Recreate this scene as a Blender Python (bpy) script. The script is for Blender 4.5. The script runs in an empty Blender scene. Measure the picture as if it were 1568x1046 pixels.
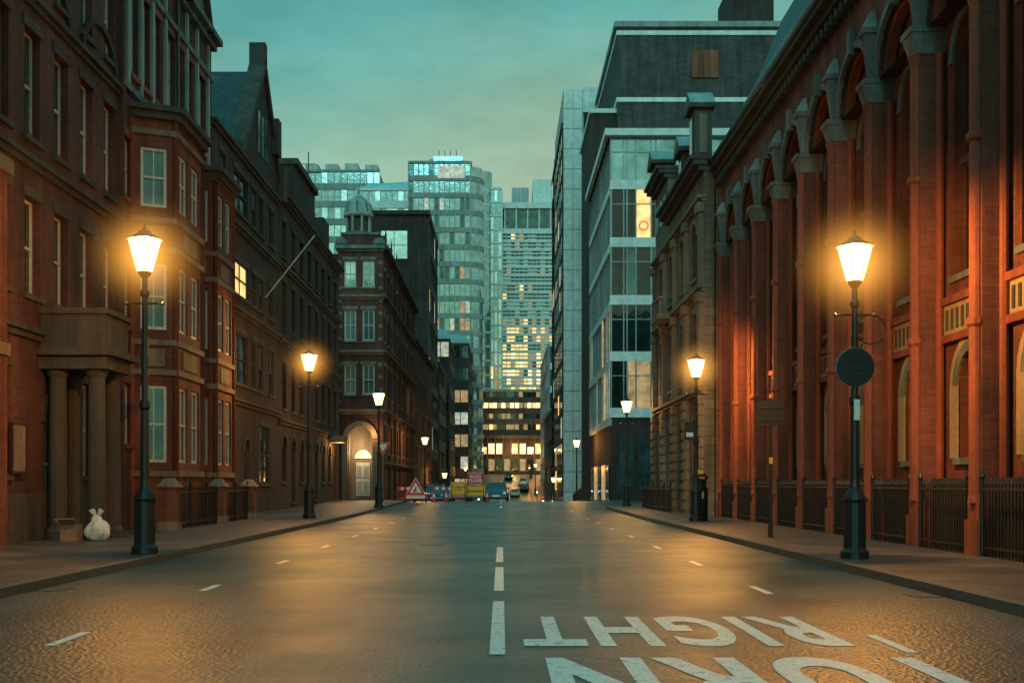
import bpy, math, random
from mathutils import Vector
random.seed(7)
SC=bpy.context.scene

# ------------------------------------------------------------------ terrain
PTS=[(-2000,0),(46,0),(60,.08),(75,.22),(82,.15),(95,-.7),(120,-2.8),(150,-4.2),(180,-3.6),(220,-.4),(252,3.3),(300,4.2),(340,4.6),(4000,4.6)]
def _l(y):
    for (a,za),(b_,zb) in zip(PTS,PTS[1:]):
        if y<=b_: return za+(zb-za)*(y-a)/(b_-a)
    return PTS[-1][1]
def gz(y): return sum(_l(y+d) for d in (-4,-2,0,2,4))/5

# ------------------------------------------------------------------ materials
M={}
def nn(nt,t,**k):
    n=nt.nodes.new(t)
    for a,v in k.items(): setattr(n,a,v)
    return n
def base_mat(name):
    m=bpy.data.materials.new(name); m.use_nodes=True
    nt=m.node_tree; p=nt.nodes['Principled BSDF']; M[name]=m
    return m,nt,p
def mixc(nt,f,a,b,mode='MIX'):
    n=nn(nt,'ShaderNodeMix',data_type='RGBA',blend_type=mode)
    for s,v in ((n.inputs[0],f),(n.inputs[6],a),(n.inputs[7],b)):
        if isinstance(v,(int,float)): s.default_value=v
        elif isinstance(v,tuple): s.default_value=(*v,1) if len(v)==3 else v
        else: nt.links.new(v,s)
    return n.outputs[2]
def noise(nt,vec,scale,detail=5,rough=.6):
    n=nn(nt,'ShaderNodeTexNoise'); n.inputs['Scale'].default_value=scale
    n.inputs['Detail'].default_value=detail; n.inputs['Roughness'].default_value=rough
    nt.links.new(vec,n.inputs['Vector']); return n.outputs['Fac']
def ramp(nt,fac,stops):
    r=nn(nt,'ShaderNodeValToRGB'); e=r.color_ramp.elements
    while len(e)<len(stops): e.new(.5)
    for el,(p,c) in zip(e,stops):
        el.position=p; el.color=(c,c,c,1) if isinstance(c,(int,float)) else (*c,1)
    nt.links.new(fac,r.inputs[0]); return r.outputs[0]
def mapping(nt,vec,sc):
    m=nn(nt,'ShaderNodeMapping'); m.inputs['Scale'].default_value=sc
    nt.links.new(vec,m.inputs[0]); return m.outputs[0]
def surf(name,col,rough=.8,var=.35,fine=6,bump=.15,metal=0,spec=.4,streak=.4):
    m,nt,p=base_mat(name)
    tc=nn(nt,'ShaderNodeTexCoord').outputs['Object']
    a=ramp(nt,noise(nt,tc,.35,3),[(.25,1-var),(.75,1+var)])
    s=ramp(nt,noise(nt,mapping(nt,tc,(2.2,2.2,.18)),1.0,4),[(.3,1-streak),(.65,1.0)])
    f=ramp(nt,noise(nt,tc,fine,3),[(.2,.75),(.8,1.2)])
    c=mixc(nt,1,col,a,'MULTIPLY'); c=mixc(nt,1,c,s,'MULTIPLY'); c=mixc(nt,1,c,f,'MULTIPLY')
    nt.links.new(c,p.inputs['Base Color'])
    p.inputs['Roughness'].default_value=rough; p.inputs['Metallic'].default_value=metal
    p.inputs['Specular IOR Level'].default_value=spec
    if bump>0:
        b=nn(nt,'ShaderNodeBump'); b.inputs['Strength'].default_value=bump; b.inputs['Distance'].default_value=.02
        nt.links.new(noise(nt,tc,fine*4,2),b.inputs['Height']); nt.links.new(b.outputs[0],p.inputs['Normal'])
    return m
def brick(name,c1,c2,mortar,w=.225,h=.075,ms=.009,rough=.85,streak=.55,bump=.5):
    m,nt,p=base_mat(name)
    tc=nn(nt,'ShaderNodeTexCoord').outputs['Object']
    sx=nn(nt,'ShaderNodeSeparateXYZ'); nt.links.new(tc,sx.inputs[0])
    ad=nn(nt,'ShaderNodeMath',operation='ADD'); nt.links.new(sx.outputs[0],ad.inputs[0]); nt.links.new(sx.outputs[1],ad.inputs[1])
    cb=nn(nt,'ShaderNodeCombineXYZ'); nt.links.new(ad.outputs[0],cb.inputs[0]); nt.links.new(sx.outputs[2],cb.inputs[1])
    bt=nn(nt,'ShaderNodeTexBrick'); nt.links.new(cb.outputs[0],bt.inputs['Vector'])
    bt.inputs['Scale'].default_value=1; bt.inputs['Brick Width'].default_value=w; bt.inputs['Row Height'].default_value=h
    bt.inputs['Mortar Size'].default_value=ms; bt.inputs['Mortar Smooth'].default_value=.3
    bt.inputs['Color1'].default_value=(*c1,1); bt.inputs['Color2'].default_value=(*c2,1); bt.inputs['Mortar'].default_value=(*mortar,1)
    a=ramp(nt,noise(nt,tc,.5,4),[(.25,.5),(.75,1.3)])
    s=ramp(nt,noise(nt,mapping(nt,tc,(1.8,1.8,.15)),1.2,4),[(.3,1-streak),(.62,1.0)])
    c=mixc(nt,1,bt.outputs['Color'],a,'MULTIPLY'); c=mixc(nt,1,c,s,'MULTIPLY')
    nt.links.new(c,p.inputs['Base Color']); p.inputs['Roughness'].default_value=rough
    b=nn(nt,'ShaderNodeBump'); b.inputs['Strength'].default_value=bump; b.inputs['Distance'].default_value=.008; b.invert=True
    nt.links.new(bt.outputs['Fac'],b.inputs['Height']); nt.links.new(b.outputs[0],p.inputs['Normal'])
    return m
def emis(name,col,st,var=.5,scale=1.2):
    m,nt,p=base_mat(name)
    tc=nn(nt,'ShaderNodeTexCoord').outputs['Object']
    a=ramp(nt,noise(nt,tc,scale,3),[(.3,1-var),(.7,1+var)])
    c=mixc(nt,1,col,a,'MULTIPLY')
    p.inputs['Base Color'].default_value=(.05,.05,.05,1); p.inputs['Roughness'].default_value=.2
    nt.links.new(c,p.inputs['Emission Color']); p.inputs['Emission Strength'].default_value=st
    try: m.cycles.emission_sampling='NONE'
    except Exception: pass
    return m
def glass(name,col,rough=.06,metal=0,var=.5):
    m,nt,p=base_mat(name)
    tc=nn(nt,'ShaderNodeTexCoord').outputs['Object']
    a=ramp(nt,noise(nt,tc,.8,2),[(.3,1-var),(.7,1+var)])
    nt.links.new(mixc(nt,1,col,a,'MULTIPLY'),p.inputs['Base Color'])
    p.inputs['Roughness'].default_value=rough; p.inputs['Metallic'].default_value=metal
    p.inputs['Specular IOR Level'].default_value=.8
    b=nn(nt,'ShaderNodeBump'); b.inputs['Strength'].default_value=.25; b.inputs['Distance'].default_value=.05
    nt.links.new(noise(nt,tc,.9,2),b.inputs['Height']); nt.links.new(b.outputs[0],p.inputs['Normal'])
    return m

brick('brick_red',(.19,.060,.042),(.12,.042,.032),(.09,.075,.065))
brick('brick_orange',(.29,.078,.045),(.19,.054,.036),(.14,.09,.07),streak=.6)
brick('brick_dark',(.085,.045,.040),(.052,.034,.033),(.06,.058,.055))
brick('brick_grey',(.11,.10,.10),(.065,.065,.068),(.13,.13,.13),w=.45,h=.15)
brick('ashlar',(.24,.195,.145),(.18,.15,.115),(.08,.07,.05),w=.8,h=.36,ms=.012)
brick('slate',(.05,.068,.075),(.03,.045,.05),(.018,.02,.02),w=.3,h=.22,ms=.01,rough=.5)
surf('terracotta',(.33,.09,.05),.7,.3,8,.2,streak=.6)
surf('stone',(.24,.195,.145),.8,.3,7,.2,streak=.5)
surf('stone_grey',(.20,.24,.235),.8,.3,7,.2,streak=.6)
surf('stone_dark',(.095,.085,.075),.85,.3,7,.2,streak=.5)
surf('paint_white',(.62,.66,.63),.5,.12,9,.05,streak=.2)
surf('cladding',(.74,.82,.81),.4,.1,2,0,streak=.15)
surf('concrete',(.34,.39,.39),.7,.2,5,0)
surf('iron',(.012,.016,.017),.4,.3,20,0,spec=.5,streak=.1)
surf('metal_grey',(.25,.30,.30),.4,.2,9,0,metal=.6)
surf('lead',(.32,.42,.42),.5,.3,4,.1)
surf('wood_dark',(.05,.03,.02),.5)
surf('door_white',(.6,.62,.58),.5,.1)
surf('plastic_black',(.012,.015,.015),.45,.2,20,0)
surf('bag_white',(.66,.66,.62),.4,.1,12,.4,streak=.1)
surf('cardboard',(.3,.18,.1),.8,.2)
surf('sign_red',(.6,.03,.06),.45,.08,10,0,streak=.1)
surf('sign_yellow',(.8,.42,.04),.45,.08,10,0,streak=.1)
surf('sign_white',(.8,.8,.78),.45,.05,10,0,streak=.1)
surf('sign_blue',(.08,.2,.45),.45,.08,10,0,streak=.1)
surf('rubber',(.012,.012,.012),.8)
surf('frieze',(.50,.40,.24),.6,.3,14,.5)
glass('glass_dark',(.010,.024,.027))
glass('glass_teal',(.32,.52,.55),.09,.8,.3)
glass('glass_pale',(.60,.82,.84),.14,.75,.22)
glass('glass_green',(.09,.17,.18),.08,.6,.4)
emis('lit_warm',(1,.60,.20),1.4)
emis('lit_soft',(.9,.62,.28),.4)
emis('lit_bright',(1,.76,.36),2.0,.4,.7)
emis('lit_cool',(.75,.9,.68),.5)
emis('lit_orange',(1,.3,.05),1.0,.2)
emis('head_white',(.7,.95,1),25,.05)
emis('tail_red',(1,.03,.02),5,.05)
for n,c in (('car_blue',(.03,.06,.12)),('car_black',(.01,.01,.012)),('car_silver',(.3,.32,.33)),('car_white',(.6,.6,.6))):
    m=surf(n,c,.25,.05,3,0,metal=.3,spec=.6,streak=.08); m.node_tree.nodes['Principled BSDF'].inputs['Coat Weight'].default_value=.6
m=bpy.data.materials.new('lantern_glass'); m.use_nodes=True; nt=m.node_tree; nt.nodes.clear(); M['lantern_glass']=m
o=nn(nt,'ShaderNodeOutputMaterial'); ad=nn(nt,'ShaderNodeAddShader'); tr=nn(nt,'ShaderNodeBsdfTransparent'); em=nn(nt,'ShaderNodeEmission')
em.inputs[0].default_value=(1,.66,.22,1); em.inputs[1].default_value=2.2
nt.links.new(tr.outputs[0],ad.inputs[0]); nt.links.new(em.outputs[0],ad.inputs[1]); nt.links.new(ad.outputs[0],o.inputs[0])
try: m.cycles.emission_sampling='NONE'
except Exception: pass
# lamp glow imitated by a self-emitting volume, strongest at centre, fading outward
m=bpy.data.materials.new('halo_glow'); m.use_nodes=True; nt=m.node_tree; nt.nodes.clear(); M['halo_glow']=m
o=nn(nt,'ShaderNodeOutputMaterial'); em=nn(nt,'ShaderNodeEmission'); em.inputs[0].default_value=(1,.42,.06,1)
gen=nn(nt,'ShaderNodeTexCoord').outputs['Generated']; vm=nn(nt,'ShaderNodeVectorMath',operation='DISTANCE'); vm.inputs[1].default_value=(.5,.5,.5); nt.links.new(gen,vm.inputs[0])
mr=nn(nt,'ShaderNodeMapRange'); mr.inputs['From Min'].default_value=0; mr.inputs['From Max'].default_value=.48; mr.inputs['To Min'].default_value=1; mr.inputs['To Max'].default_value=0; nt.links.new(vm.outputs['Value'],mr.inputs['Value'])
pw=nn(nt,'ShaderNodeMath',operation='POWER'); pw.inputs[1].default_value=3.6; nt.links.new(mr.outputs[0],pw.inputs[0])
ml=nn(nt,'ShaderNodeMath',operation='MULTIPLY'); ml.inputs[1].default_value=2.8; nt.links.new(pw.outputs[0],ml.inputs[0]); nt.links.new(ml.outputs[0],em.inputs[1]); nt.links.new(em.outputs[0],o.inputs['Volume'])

def asphalt():
    m,nt,p=base_mat('asphalt'); tc=nn(nt,'ShaderNodeTexCoord').outputs['Object']
    big=ramp(nt,noise(nt,tc,.22,6),[(.3,.65),(.7,1.35)])
    lane=ramp(nt,noise(nt,mapping(nt,tc,(1.1,.06,1)),1.0,4),[(.35,.75),(.62,1.2)])
    fine=ramp(nt,noise(nt,tc,45,3,.7),[(.3,.45),(.72,1.6)])
    c=mixc(nt,1,(.024,.068,.070),big,'MULTIPLY'); c=mixc(nt,1,c,lane,'MULTIPLY'); c=mixc(nt,1,c,fine,'MULTIPLY')
    bt=nn(nt,'ShaderNodeTexBrick'); nt.links.new(tc,bt.inputs['Vector']); bt.inputs['Scale'].default_value=1
    bt.inputs['Brick Width'].default_value=3.3; bt.inputs['Row Height'].default_value=6.7; bt.inputs['Mortar Size'].default_value=.02; bt.offset=.37
    bt.inputs['Color1'].default_value=(1,1,1,1); bt.inputs['Color2'].default_value=(.75,.75,.75,1); bt.inputs['Mortar'].default_value=(.5,.5,.5,1)
    c=mixc(nt,.5,c,bt.outputs['Color'],'MULTIPLY')
    nt.links.new(c,p.inputs['Base Color'])
    r=ramp(nt,noise(nt,tc,.45,5),[(.3,.30),(.7,.48)]); nt.links.new(r,p.inputs['Roughness'])
    p.inputs['Specular IOR Level'].default_value=.42
    b=nn(nt,'ShaderNodeBump'); b.inputs['Strength'].default_value=.9; b.inputs['Distance'].default_value=.009
    vo=nn(nt,'ShaderNodeTexVoronoi'); vo.inputs['Scale'].default_value=24; nt.links.new(tc,vo.inputs['Vector'])
    h=nn(nt,'ShaderNodeMath',operation='ADD'); nt.links.new(noise(nt,tc,10,5,.7),h.inputs[0])
    mu=nn(nt,'ShaderNodeMath',operation='MULTIPLY'); mu.inputs[1].default_value=.8; nt.links.new(vo.outputs['Distance'],mu.inputs[0]); nt.links.new(mu.outputs[0],h.inputs[1])
    nt.links.new(h.outputs[0],b.inputs['Height']); nt.links.new(b.outputs[0],p.inputs['Normal'])
asphalt()
def paint():
    m,nt,p=base_mat('road_paint'); tc=nn(nt,'ShaderNodeTexCoord').outputs['Object']
    w=ramp(nt,noise(nt,tc,9,8,.75),[(.36,0.0),(.46,1.0)])
    w2=ramp(nt,noise(nt,tc,45,4,.7),[(.3,.6),(.6,1.0)])
    c=mixc(nt,w,(.14,.18,.17),(.82,.84,.80)); c=mixc(nt,1,c,w2,'MULTIPLY')
    nt.links.new(c,p.inputs['Base Color']); p.inputs['Roughness'].default_value=.5
paint()
def flags():
    m,nt,p=base_mat('paving'); tc=nn(nt,'ShaderNodeTexCoord').outputs['Object']
    bt=nn(nt,'ShaderNodeTexBrick'); nt.links.new(tc,bt.inputs['Vector']); bt.inputs['Scale'].default_value=1
    bt.inputs['Brick Width'].default_value=.9; bt.inputs['Row Height'].default_value=.6; bt.inputs['Mortar Size'].default_value=.012
    bt.inputs['Color1'].default_value=(.125,.105,.095,1); bt.inputs['Color2'].default_value=(.08,.070,.064,1); bt.inputs['Mortar'].default_value=(.022,.022,.022,1)
    a=ramp(nt,noise(nt,tc,.7,6),[(.3,.5),(.7,1.3)]); f=ramp(nt,noise(nt,tc,40,3),[(.3,.8),(.7,1.2)])
    c=mixc(nt,1,bt.outputs['Color'],a,'MULTIPLY'); c=mixc(nt,1,c,f,'MULTIPLY'); nt.links.new(c,p.inputs['Base Color'])
    p.inputs['Roughness'].default_value=.5
    b=nn(nt,'ShaderNodeBump'); b.inputs['Strength'].default_value=.6; b.inputs['Distance'].default_value=.012; b.invert=True
    nt.links.new(bt.outputs['Fac'],b.inputs['Height']); nt.links.new(b.outputs[0],p.inputs['Normal'])
flags()
surf('kerb_stone',(.10,.10,.09),.65,.3,12,.2,streak=.1)
surf('ground_mat',(.05,.055,.05),.8,.3,3,.2)

# ------------------------------------------------------------------ builder
class B:
    def __init__(s,name,base=(0,0,0)):
        s.name=name; s.base=Vector(base); s.parts={}; s.extra=[]
    def P(s,part,mat):
        k=(part,mat)
        if k not in s.parts: s.parts[k]=([],[])
        return s.parts[k]
    def quad(s,pm,pts):
        v,f=s.P(*pm); i=len(v); v.extend(Vector(p)-s.base for p in pts); f.append(tuple(range(i,i+len(pts))))
    def hexa(s,pm,c):
        v,f=s.P(*pm); i=len(v); v.extend(Vector(p)-s.base for p in c)
        for q in ((0,3,2,1),(4,5,6,7),(0,1,5,4),(1,2,6,5),(2,3,7,6),(3,0,4,7)): f.append(tuple(i+k for k in q))
    def box(s,pm,x0,x1,y0,y1,z0,z1):
        s.hexa(pm,[(x0,y0,z0),(x1,y0,z0),(x1,y1,z0),(x0,y1,z0),(x0,y0,z1),(x1,y0,z1),(x1,y1,z1),(x0,y1,z1)])
    def fbox(s,pm,F,u0,u1,v0,v1,d0,d1):
        p=lambda u,v,d:F[0]+F[1]*u+Vector((0,0,v))+F[2]*d
        s.hexa(pm,[p(u0,v0,d0),p(u1,v0,d0),p(u1,v0,d1),p(u0,v0,d1),p(u0,v1,d0),p(u1,v1,d0),p(u1,v1,d1),p(u0,v1,d1)])
    def lathe(s,pm,cx,cy,prof,n=12,rot=0):
        v,f=s.P(*pm); i0=len(v)
        for r,z in prof:
            for k in range(n):
                a=rot+2*math.pi*k/n; v.append(Vector((cx+r*math.cos(a),cy+r*math.sin(a),z))-s.base)
        for j in range(len(prof)-1):
            for k in range(n):
                f.append((i0+j*n+k,i0+j*n+(k+1)%n,i0+(j+1)*n+(k+1)%n,i0+(j+1)*n+k))
        f.append(tuple(i0+k for k in range(n))[::-1]); f.append(tuple(i0+(len(prof)-1)*n+k for k in range(n)))
    def tube(s,pm,a,b,r,n=8,r2=None):
        a=Vector(a);b=Vector(b);d=(b-a).normalized(); r2=r if r2 is None else r2
        up=Vector((0,0,1)) if abs(d.z)<.9 else Vector((1,0,0)); x=d.cross(up).normalized(); y=d.cross(x)
        v,f=s.P(*pm); i=len(v)
        for c,rr in ((a,r),(b,r2)):
            for k in range(n):
                t=2*math.pi*k/n; v.append(c+x*math.cos(t)*rr+y*math.sin(t)*rr-s.base)
        for k in range(n): f.append((i+k,i+(k+1)%n,i+n+(k+1)%n,i+n+k))
        f.append(tuple(i+k for k in range(n))); f.append(tuple(i+n+k for k in range(n)))
    def ring(s,pm,F,uc,vs,r0,r1,d0,d1,n=12,a0=0,a1=math.pi):
        p=lambda r,a,d:F[0]+F[1]*(uc+r*math.cos(a))+Vector((0,0,vs+r*math.sin(a)))+F[2]*d
        for k in range(n):
            a=a0+(a1-a0)*k/n; c=a0+(a1-a0)*(k+1)/n
            s.hexa(pm,[p(r0,a,d0),p(r1,a,d0),p(r1,c,d0),p(r0,c,d0),p(r0,a,d1),p(r1,a,d1),p(r1,c,d1),p(r0,c,d1)])
    def finish(s):
        objs=[]
        for (part,mat),(v,f) in s.parts.items():
            me=bpy.data.meshes.new(part); me.from_pydata([tuple(q) for q in v],[],f); me.materials.append(M[mat]); me.update()
            ob=bpy.data.objects.new(part,me); SC.collection.objects.link(ob); objs.append(ob)
        e=bpy.data.objects.new(s.name,None); e.empty_display_size=.5; SC.collection.objects.link(e); e.location=s.base
        for ob in objs+s.extra: ob.parent=e
        return e
    def light(s,name,loc,power,col,rad=.1):
        l=bpy.data.lights.new(name,'POINT'); l.energy=power; l.color=col; l.shadow_soft_size=rad
        ob=bpy.data.objects.new(name,l); SC.collection.objects.link(ob); ob.location=Vector(loc)-s.base; s.extra.append(ob); return ob
    def text(s,name,body,loc,size,mat,rot=(math.pi/2,0,0),ext=.003):
        c=bpy.data.curves.new(name,'FONT'); c.body=body; c.size=size; c.align_x='CENTER'; c.align_y='CENTER'; c.extrude=ext; c.offset=size*.015
        c.materials.append(M[mat]); ob=bpy.data.objects.new(name,c); SC.collection.objects.link(ob); ob.location=Vector(loc)-s.base; ob.rotation_euler=rot; s.extra.append(ob)

def FR(o,side):
    o=Vector(o)
    return {'L':(o,Vector((0,1,0)),Vector((1,0,0))),'R':(o,Vector((0,1,0)),Vector((-1,0,0))),'C':(o,Vector((1,0,0)),Vector((0,-1,0)))}[side]

def facade(b,F,W,v0,H,ops,wall='brick_red',trim='stone',frame='paint_white',dep=.22,bars=True,cap=True,sill=True,reveal=None,t=.065):
    """wall sheet with true openings. ops: (u0,u1,v0,v1,kind,glassmat)"""
    p=lambda u,v,d=0:F[0]+F[1]*u+Vector((0,0,v))+F[2]*d
    us=sorted({0,W}|{o[0] for o in ops}|{o[1] for o in ops}); vs=sorted({v0,H}|{o[2] for o in ops}|{o[3] for o in ops})
    us=[u for u in us if 0<=u<=W]; vs=[v for v in vs if v0<=v<=H]
    wm=('walls',wall); rv=('reveals',reveal or wall)
    for i in range(len(us)-1):
        for j in range(len(vs)-1):
            uc=(us[i]+us[i+1])/2; vc=(vs[j]+vs[j+1])/2
            if any(o[0]<uc<o[1] and o[2]<vc<o[3] for o in ops): continue
            b.quad(wm,[p(us[i],vs[j]),p(us[i+1],vs[j]),p(us[i+1],vs[j+1]),p(us[i],vs[j+1])])
    if cap:
        for u in (0,W): b.quad(wm,[p(u,v0),p(u,H),p(u,H,-.45),p(u,v0,-.45)])
        b.quad(wm,[p(0,H),p(W,H),p(W,H,-.45),p(0,H,-.45)])
    for (a,c,e,g,kind,gm) in ops:
        arch='arch' in kind; r=(c-a)/2; sp=g-r if arch else g; uc=(a+c)/2
        b.quad(rv,[p(a,e),p(a,sp),p(a,sp,-dep),p(a,e,-dep)]); b.quad(rv,[p(c,e),p(c,sp),p(c,sp,-dep),p(c,e,-dep)])
        b.quad(rv,[p(a,e),p(c,e),p(c,e,-dep),p(a,e,-dep)])
        if arch:
            n=10; P_=[(uc-r*math.cos(math.pi*k/n),sp+r*math.sin(math.pi*k/n)) for k in range(n+1)]
            for (x,y),(x2,y2) in zip(P_,P_[1:]):
                b.quad(wm,[p(x,y),p(x2,y2),p(x2,g),p(x,g)]); b.quad(rv,[p(x,y),p(x2,y2),p(x2,y2,-dep),p(x,y,-dep)])
        else: b.quad(rv,[p(a,g),p(c,g),p(c,g,-dep),p(a,g,-dep)])
        if 'void' in kind: continue
        b.quad(('glass',gm),[p(a,e,-dep),p(c,e,-dep),p(c,g,-dep),p(a,g,-dep)])
        fm=('window_frames',frame)
        d0,d1=-dep+.01,-dep+.06
        b.fbox(fm,F,a,a+t,e,g if not arch else sp,d0,d1); b.fbox(fm,F,c-t,c,e,g if not arch else sp,d0,d1); b.fbox(fm,F,a+t,c-t,e,e+t,d0,d1)
        if not arch: b.fbox(fm,F,a+t,c-t,g-t,g,d0,d1)
        else: b.ring(fm,F,uc,sp,r-t,r+.01,d0,d1,10)
        if bars:
            mid=e+(g-e)*.5; b.fbox(fm,F,a+t,c-t,mid-.03,mid+.03,d0,d1+.01)
            if random.random()<.3 and gm=='glass_dark':
                b.quad(('blinds','stone_grey'),[p(a+t,mid+.05,-dep+.006),p(c-t,mid+.05,-dep+.006),p(c-t,g-t,-dep+.006),p(a+t,g-t,-dep+.006)])
            if c-a>.8 or 'bar' in kind: b.fbox(fm,F,uc-.018,uc+.018,e+t,mid-.03,d0,d1-.01); b.fbox(fm,F,uc-.018,uc+.018,mid+.03,g-t,d0,d1-.01)
        if sill:
            b.fbox(('sills',trim),F,a-.1,c+.1,e-.13,e-.003,-.03,.09)
            if arch: b.ring(('arches',trim),F,uc,sp,r+.003,r+.2,-.03,.05,10)
            else: b.fbox(('lintels',trim),F,a-.12,c+.12,g+.003,g+.24,-.03,.04)

def curtain(b,F,W,v0,H,nx,nz,panes,sp=.3,mull='metal_grey',spm='cladding',mw=.12,prot=.12,lit=None,lits=('lit_warm','lit_soft','lit_soft','lit_cool')):
    p=lambda u,v,d=0:F[0]+F[1]*u+Vector((0,0,v))+F[2]*d
    du=W/nx; dv=(H-v0)/nz
    for j in range(nz):
        row=random.random()
        for i in range(nx):
            m=random.choice(panes)
            if lit:
                q=lit(i/nx,j/nz,row)
                if random.random()<q: m=random.choice(lits if j/nz<.4 else ('lit_cool','lit_soft'))
            b.quad(('panes',m),[p(i*du,v0+j*dv),p((i+1)*du,v0+j*dv),p((i+1)*du,v0+(j+1)*dv),p(i*du,v0+(j+1)*dv)])
        if sp>0: b.fbox(('spandrels',spm),F,0,W,v0+j*dv,v0+j*dv+dv*sp,-.05,prot)
    if mw>0:
        for i in range(nx+1): b.fbox(('mullions',mull),F,i*du-mw/2,i*du+mw/2,v0,H,-.05,prot*.75)
    b.fbox(('parapet',spm),F,0,W,H,H+.5,-.3,prot+.05)

def cornice(b,F,u0,u1,v,mat,steps=((0,.15,.10),(.15,.3,.22),(.3,.42,.34)),back=-.1):
    for a,c,d in steps: b.fbox(('cornice',mat),F,u0-d*.3,u1+d*.3,v+a,v+c-.003,back,d)

# ------------------------------------------------------------------ ground / road / pavements
def strip(name,x0,x1,y0,y1,dz,mat,step=2.5,nx=1):
    v=[];f=[];n=max(1,int((y1-y0)/step))
    for j in range(n+1):
        y=y0+(y1-y0)*j/n
        for i in range(nx+1): v.append((x0+(x1-x0)*i/nx,y,gz(y)+dz))
    for j in range(n):
        for i in range(nx):
            a=j*(nx+1)+i; f.append((a,a+1,a+nx+2,a+nx+1))
    me=bpy.data.meshes.new(name); me.from_pydata(v,[],f); me.materials.append(M[mat])
    ob=bpy.data.objects.new(name,me); SC.collection.objects.link(ob)
    for q in me.polygons: q.use_smooth=True
    return ob
strip('ground',-700,700,-100,1500,-.03,'ground_mat',4,4)
KL,KR=-6.1,5.46
strip('road',KL,KR,-40,262,0,'asphalt',2)
strip('side_street',-60,KL,73.6,80.4,-.004,'asphalt',1)
strip('side_street',KR,60,59.5,82.0,-.004,'asphalt',1)
strip('cross_street',-80,80,249,260,.004,'asphalt',1)
def pavement(x0,x1,y0,y1,kerb_side):
    b=B('pavement',(0,0,0)); n=int((y1-y0)/2.4)+1
    for j in range(n):
        a=y0+(y1-y0)*j/n; c=y0+(y1-y0)*(j+1)/n
        za,zc=gz(a)+.12,gz(c)+.12
        if kerb_side>0: xa,xb,k0,k1=x0,x1-.15,x1-.15,x1
        else: xa,xb,k0,k1=x0+.15,x1,x0,x0+.15
        b.quad(('paving','paving'),[(xa,a,za),(xb,a,za),(xb,c,zc),(xa,c,zc)])
        m=('kerb','kerb_stone')
        for s in range(3):
            p0=a+(c-a)*s/3+.006; p1=a+(c-a)*(s+1)/3-.006
            z0,z1=gz(p0)+.125,gz(p1)+.125
            b.hexa(m,[(k0,p0,z0-.2),(k1,p0,z0-.2),(k1,p1,z1-.2),(k0,p1,z1-.2),(k0,p0,z0),(k1,p0,z0),(k1,p1,z1),(k0,p1,z1)])
    b.quad(('end','kerb_stone'),[(x0,y0,gz(y0)-.1),(x1,y0,gz(y0)-.1),(x1,y0,gz(y0)+.118),(x0,y0,gz(y0)+.118)])
    b.quad(('end','kerb_stone'),[(x0,y1,gz(y1)-.1),(x1,y1,gz(y1)-.1),(x1,y1,gz(y1)+.118),(x0,y1,gz(y1)+.118)])
    b.finish()
pavement(-10.9,KL,-40,73.5,1); pavement(-10.9,KL,80.5,248,1)
pavement(KR,9.2,-40,59.4,-1); pavement(KR,9.2,82.1,248,-1)
mk=B('road_markings')
def dash(x0,x1,y0,y1):
    n=max(1,int((y1-y0)/1.5))
    for k in range(n):
        a=y0+(y1-y0)*k/n; c=y0+(y1-y0)*(k+1)/n
        mk.quad(('lines','road_paint'),[(x0,a,gz(a)+.005),(x1,a,gz(a)+.005),(x1,c,gz(c)+.005),(x0,c,gz(c)+.005)])
for a,c in ((2.2,6.6),(9.3,13.5),(14.8,19.0),(20.2,24.9),(60,64),(70,74),(78,82),(190,194),(202,206),(214,218),(226,230),(238,242)): dash(-.1,.03,a,c)
y=4.4
while y<58:
    dash(3.35,3.45,y,y+1.1); dash(-3.95,-3.85,y+.4,y+1.3); y+=5.0
def road_word(s,xc,yn,yf,w):
    c=bpy.data.curves.new('w','FONT'); c.body=s; c.offset=.03; c.space_character=1.16
    o_=bpy.data.objects.new('w',c); SC.collection.objects.link(o_)
    dg=bpy.context.evaluated_depsgraph_get(); me=bpy.data.meshes.new_from_object(o_.evaluated_get(dg)); bpy.data.objects.remove(o_)
    xs=[v.co.x for v in me.vertices]; ys=[v.co.y for v in me.vertices]; x0,x1,y0,y1=min(xs),max(xs),min(ys),max(ys)
    for v in me.vertices:
        X=xc-((v.co.x-x0)/(x1-x0)-.5)*w; Y=yf-((v.co.y-y0)/(y1-y0))*(yf-yn); v.co=(X,Y,.0055)
    me.name='word'; me.materials.clear(); me.materials.append(M['road_paint'])
    ob=bpy.data.objects.new('word_'+s.lower(),me); SC.collection.objects.link(ob); mk.extra.append(ob)
road_word('RIGHT',1.62,9.75,11.95,2.85); road_word('TURN',1.95,6.9,9.15,3.2)
mk.finish()
dc=B('manhole_cover',(-1.6,26,0)); dc.lathe(('cover','iron'),-1.6,26,[(.32,.001),(.32,.007)],20); dc.finish()
for (xx,yy) in ((-5.9,15),(5.25,14.2),(5.25,33)):
    dc=B('drain_grate',(xx,yy,0)); dc.box(('frame','iron'),xx-.18,xx+.18,yy-.22,yy+.22,.001,.006)
    for k in range(6): dc.box(('bars','metal_grey'),xx-.15+k*.055,xx-.13+k*.055,yy-.19,yy+.19,.006,.012)
    dc.finish()

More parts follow.
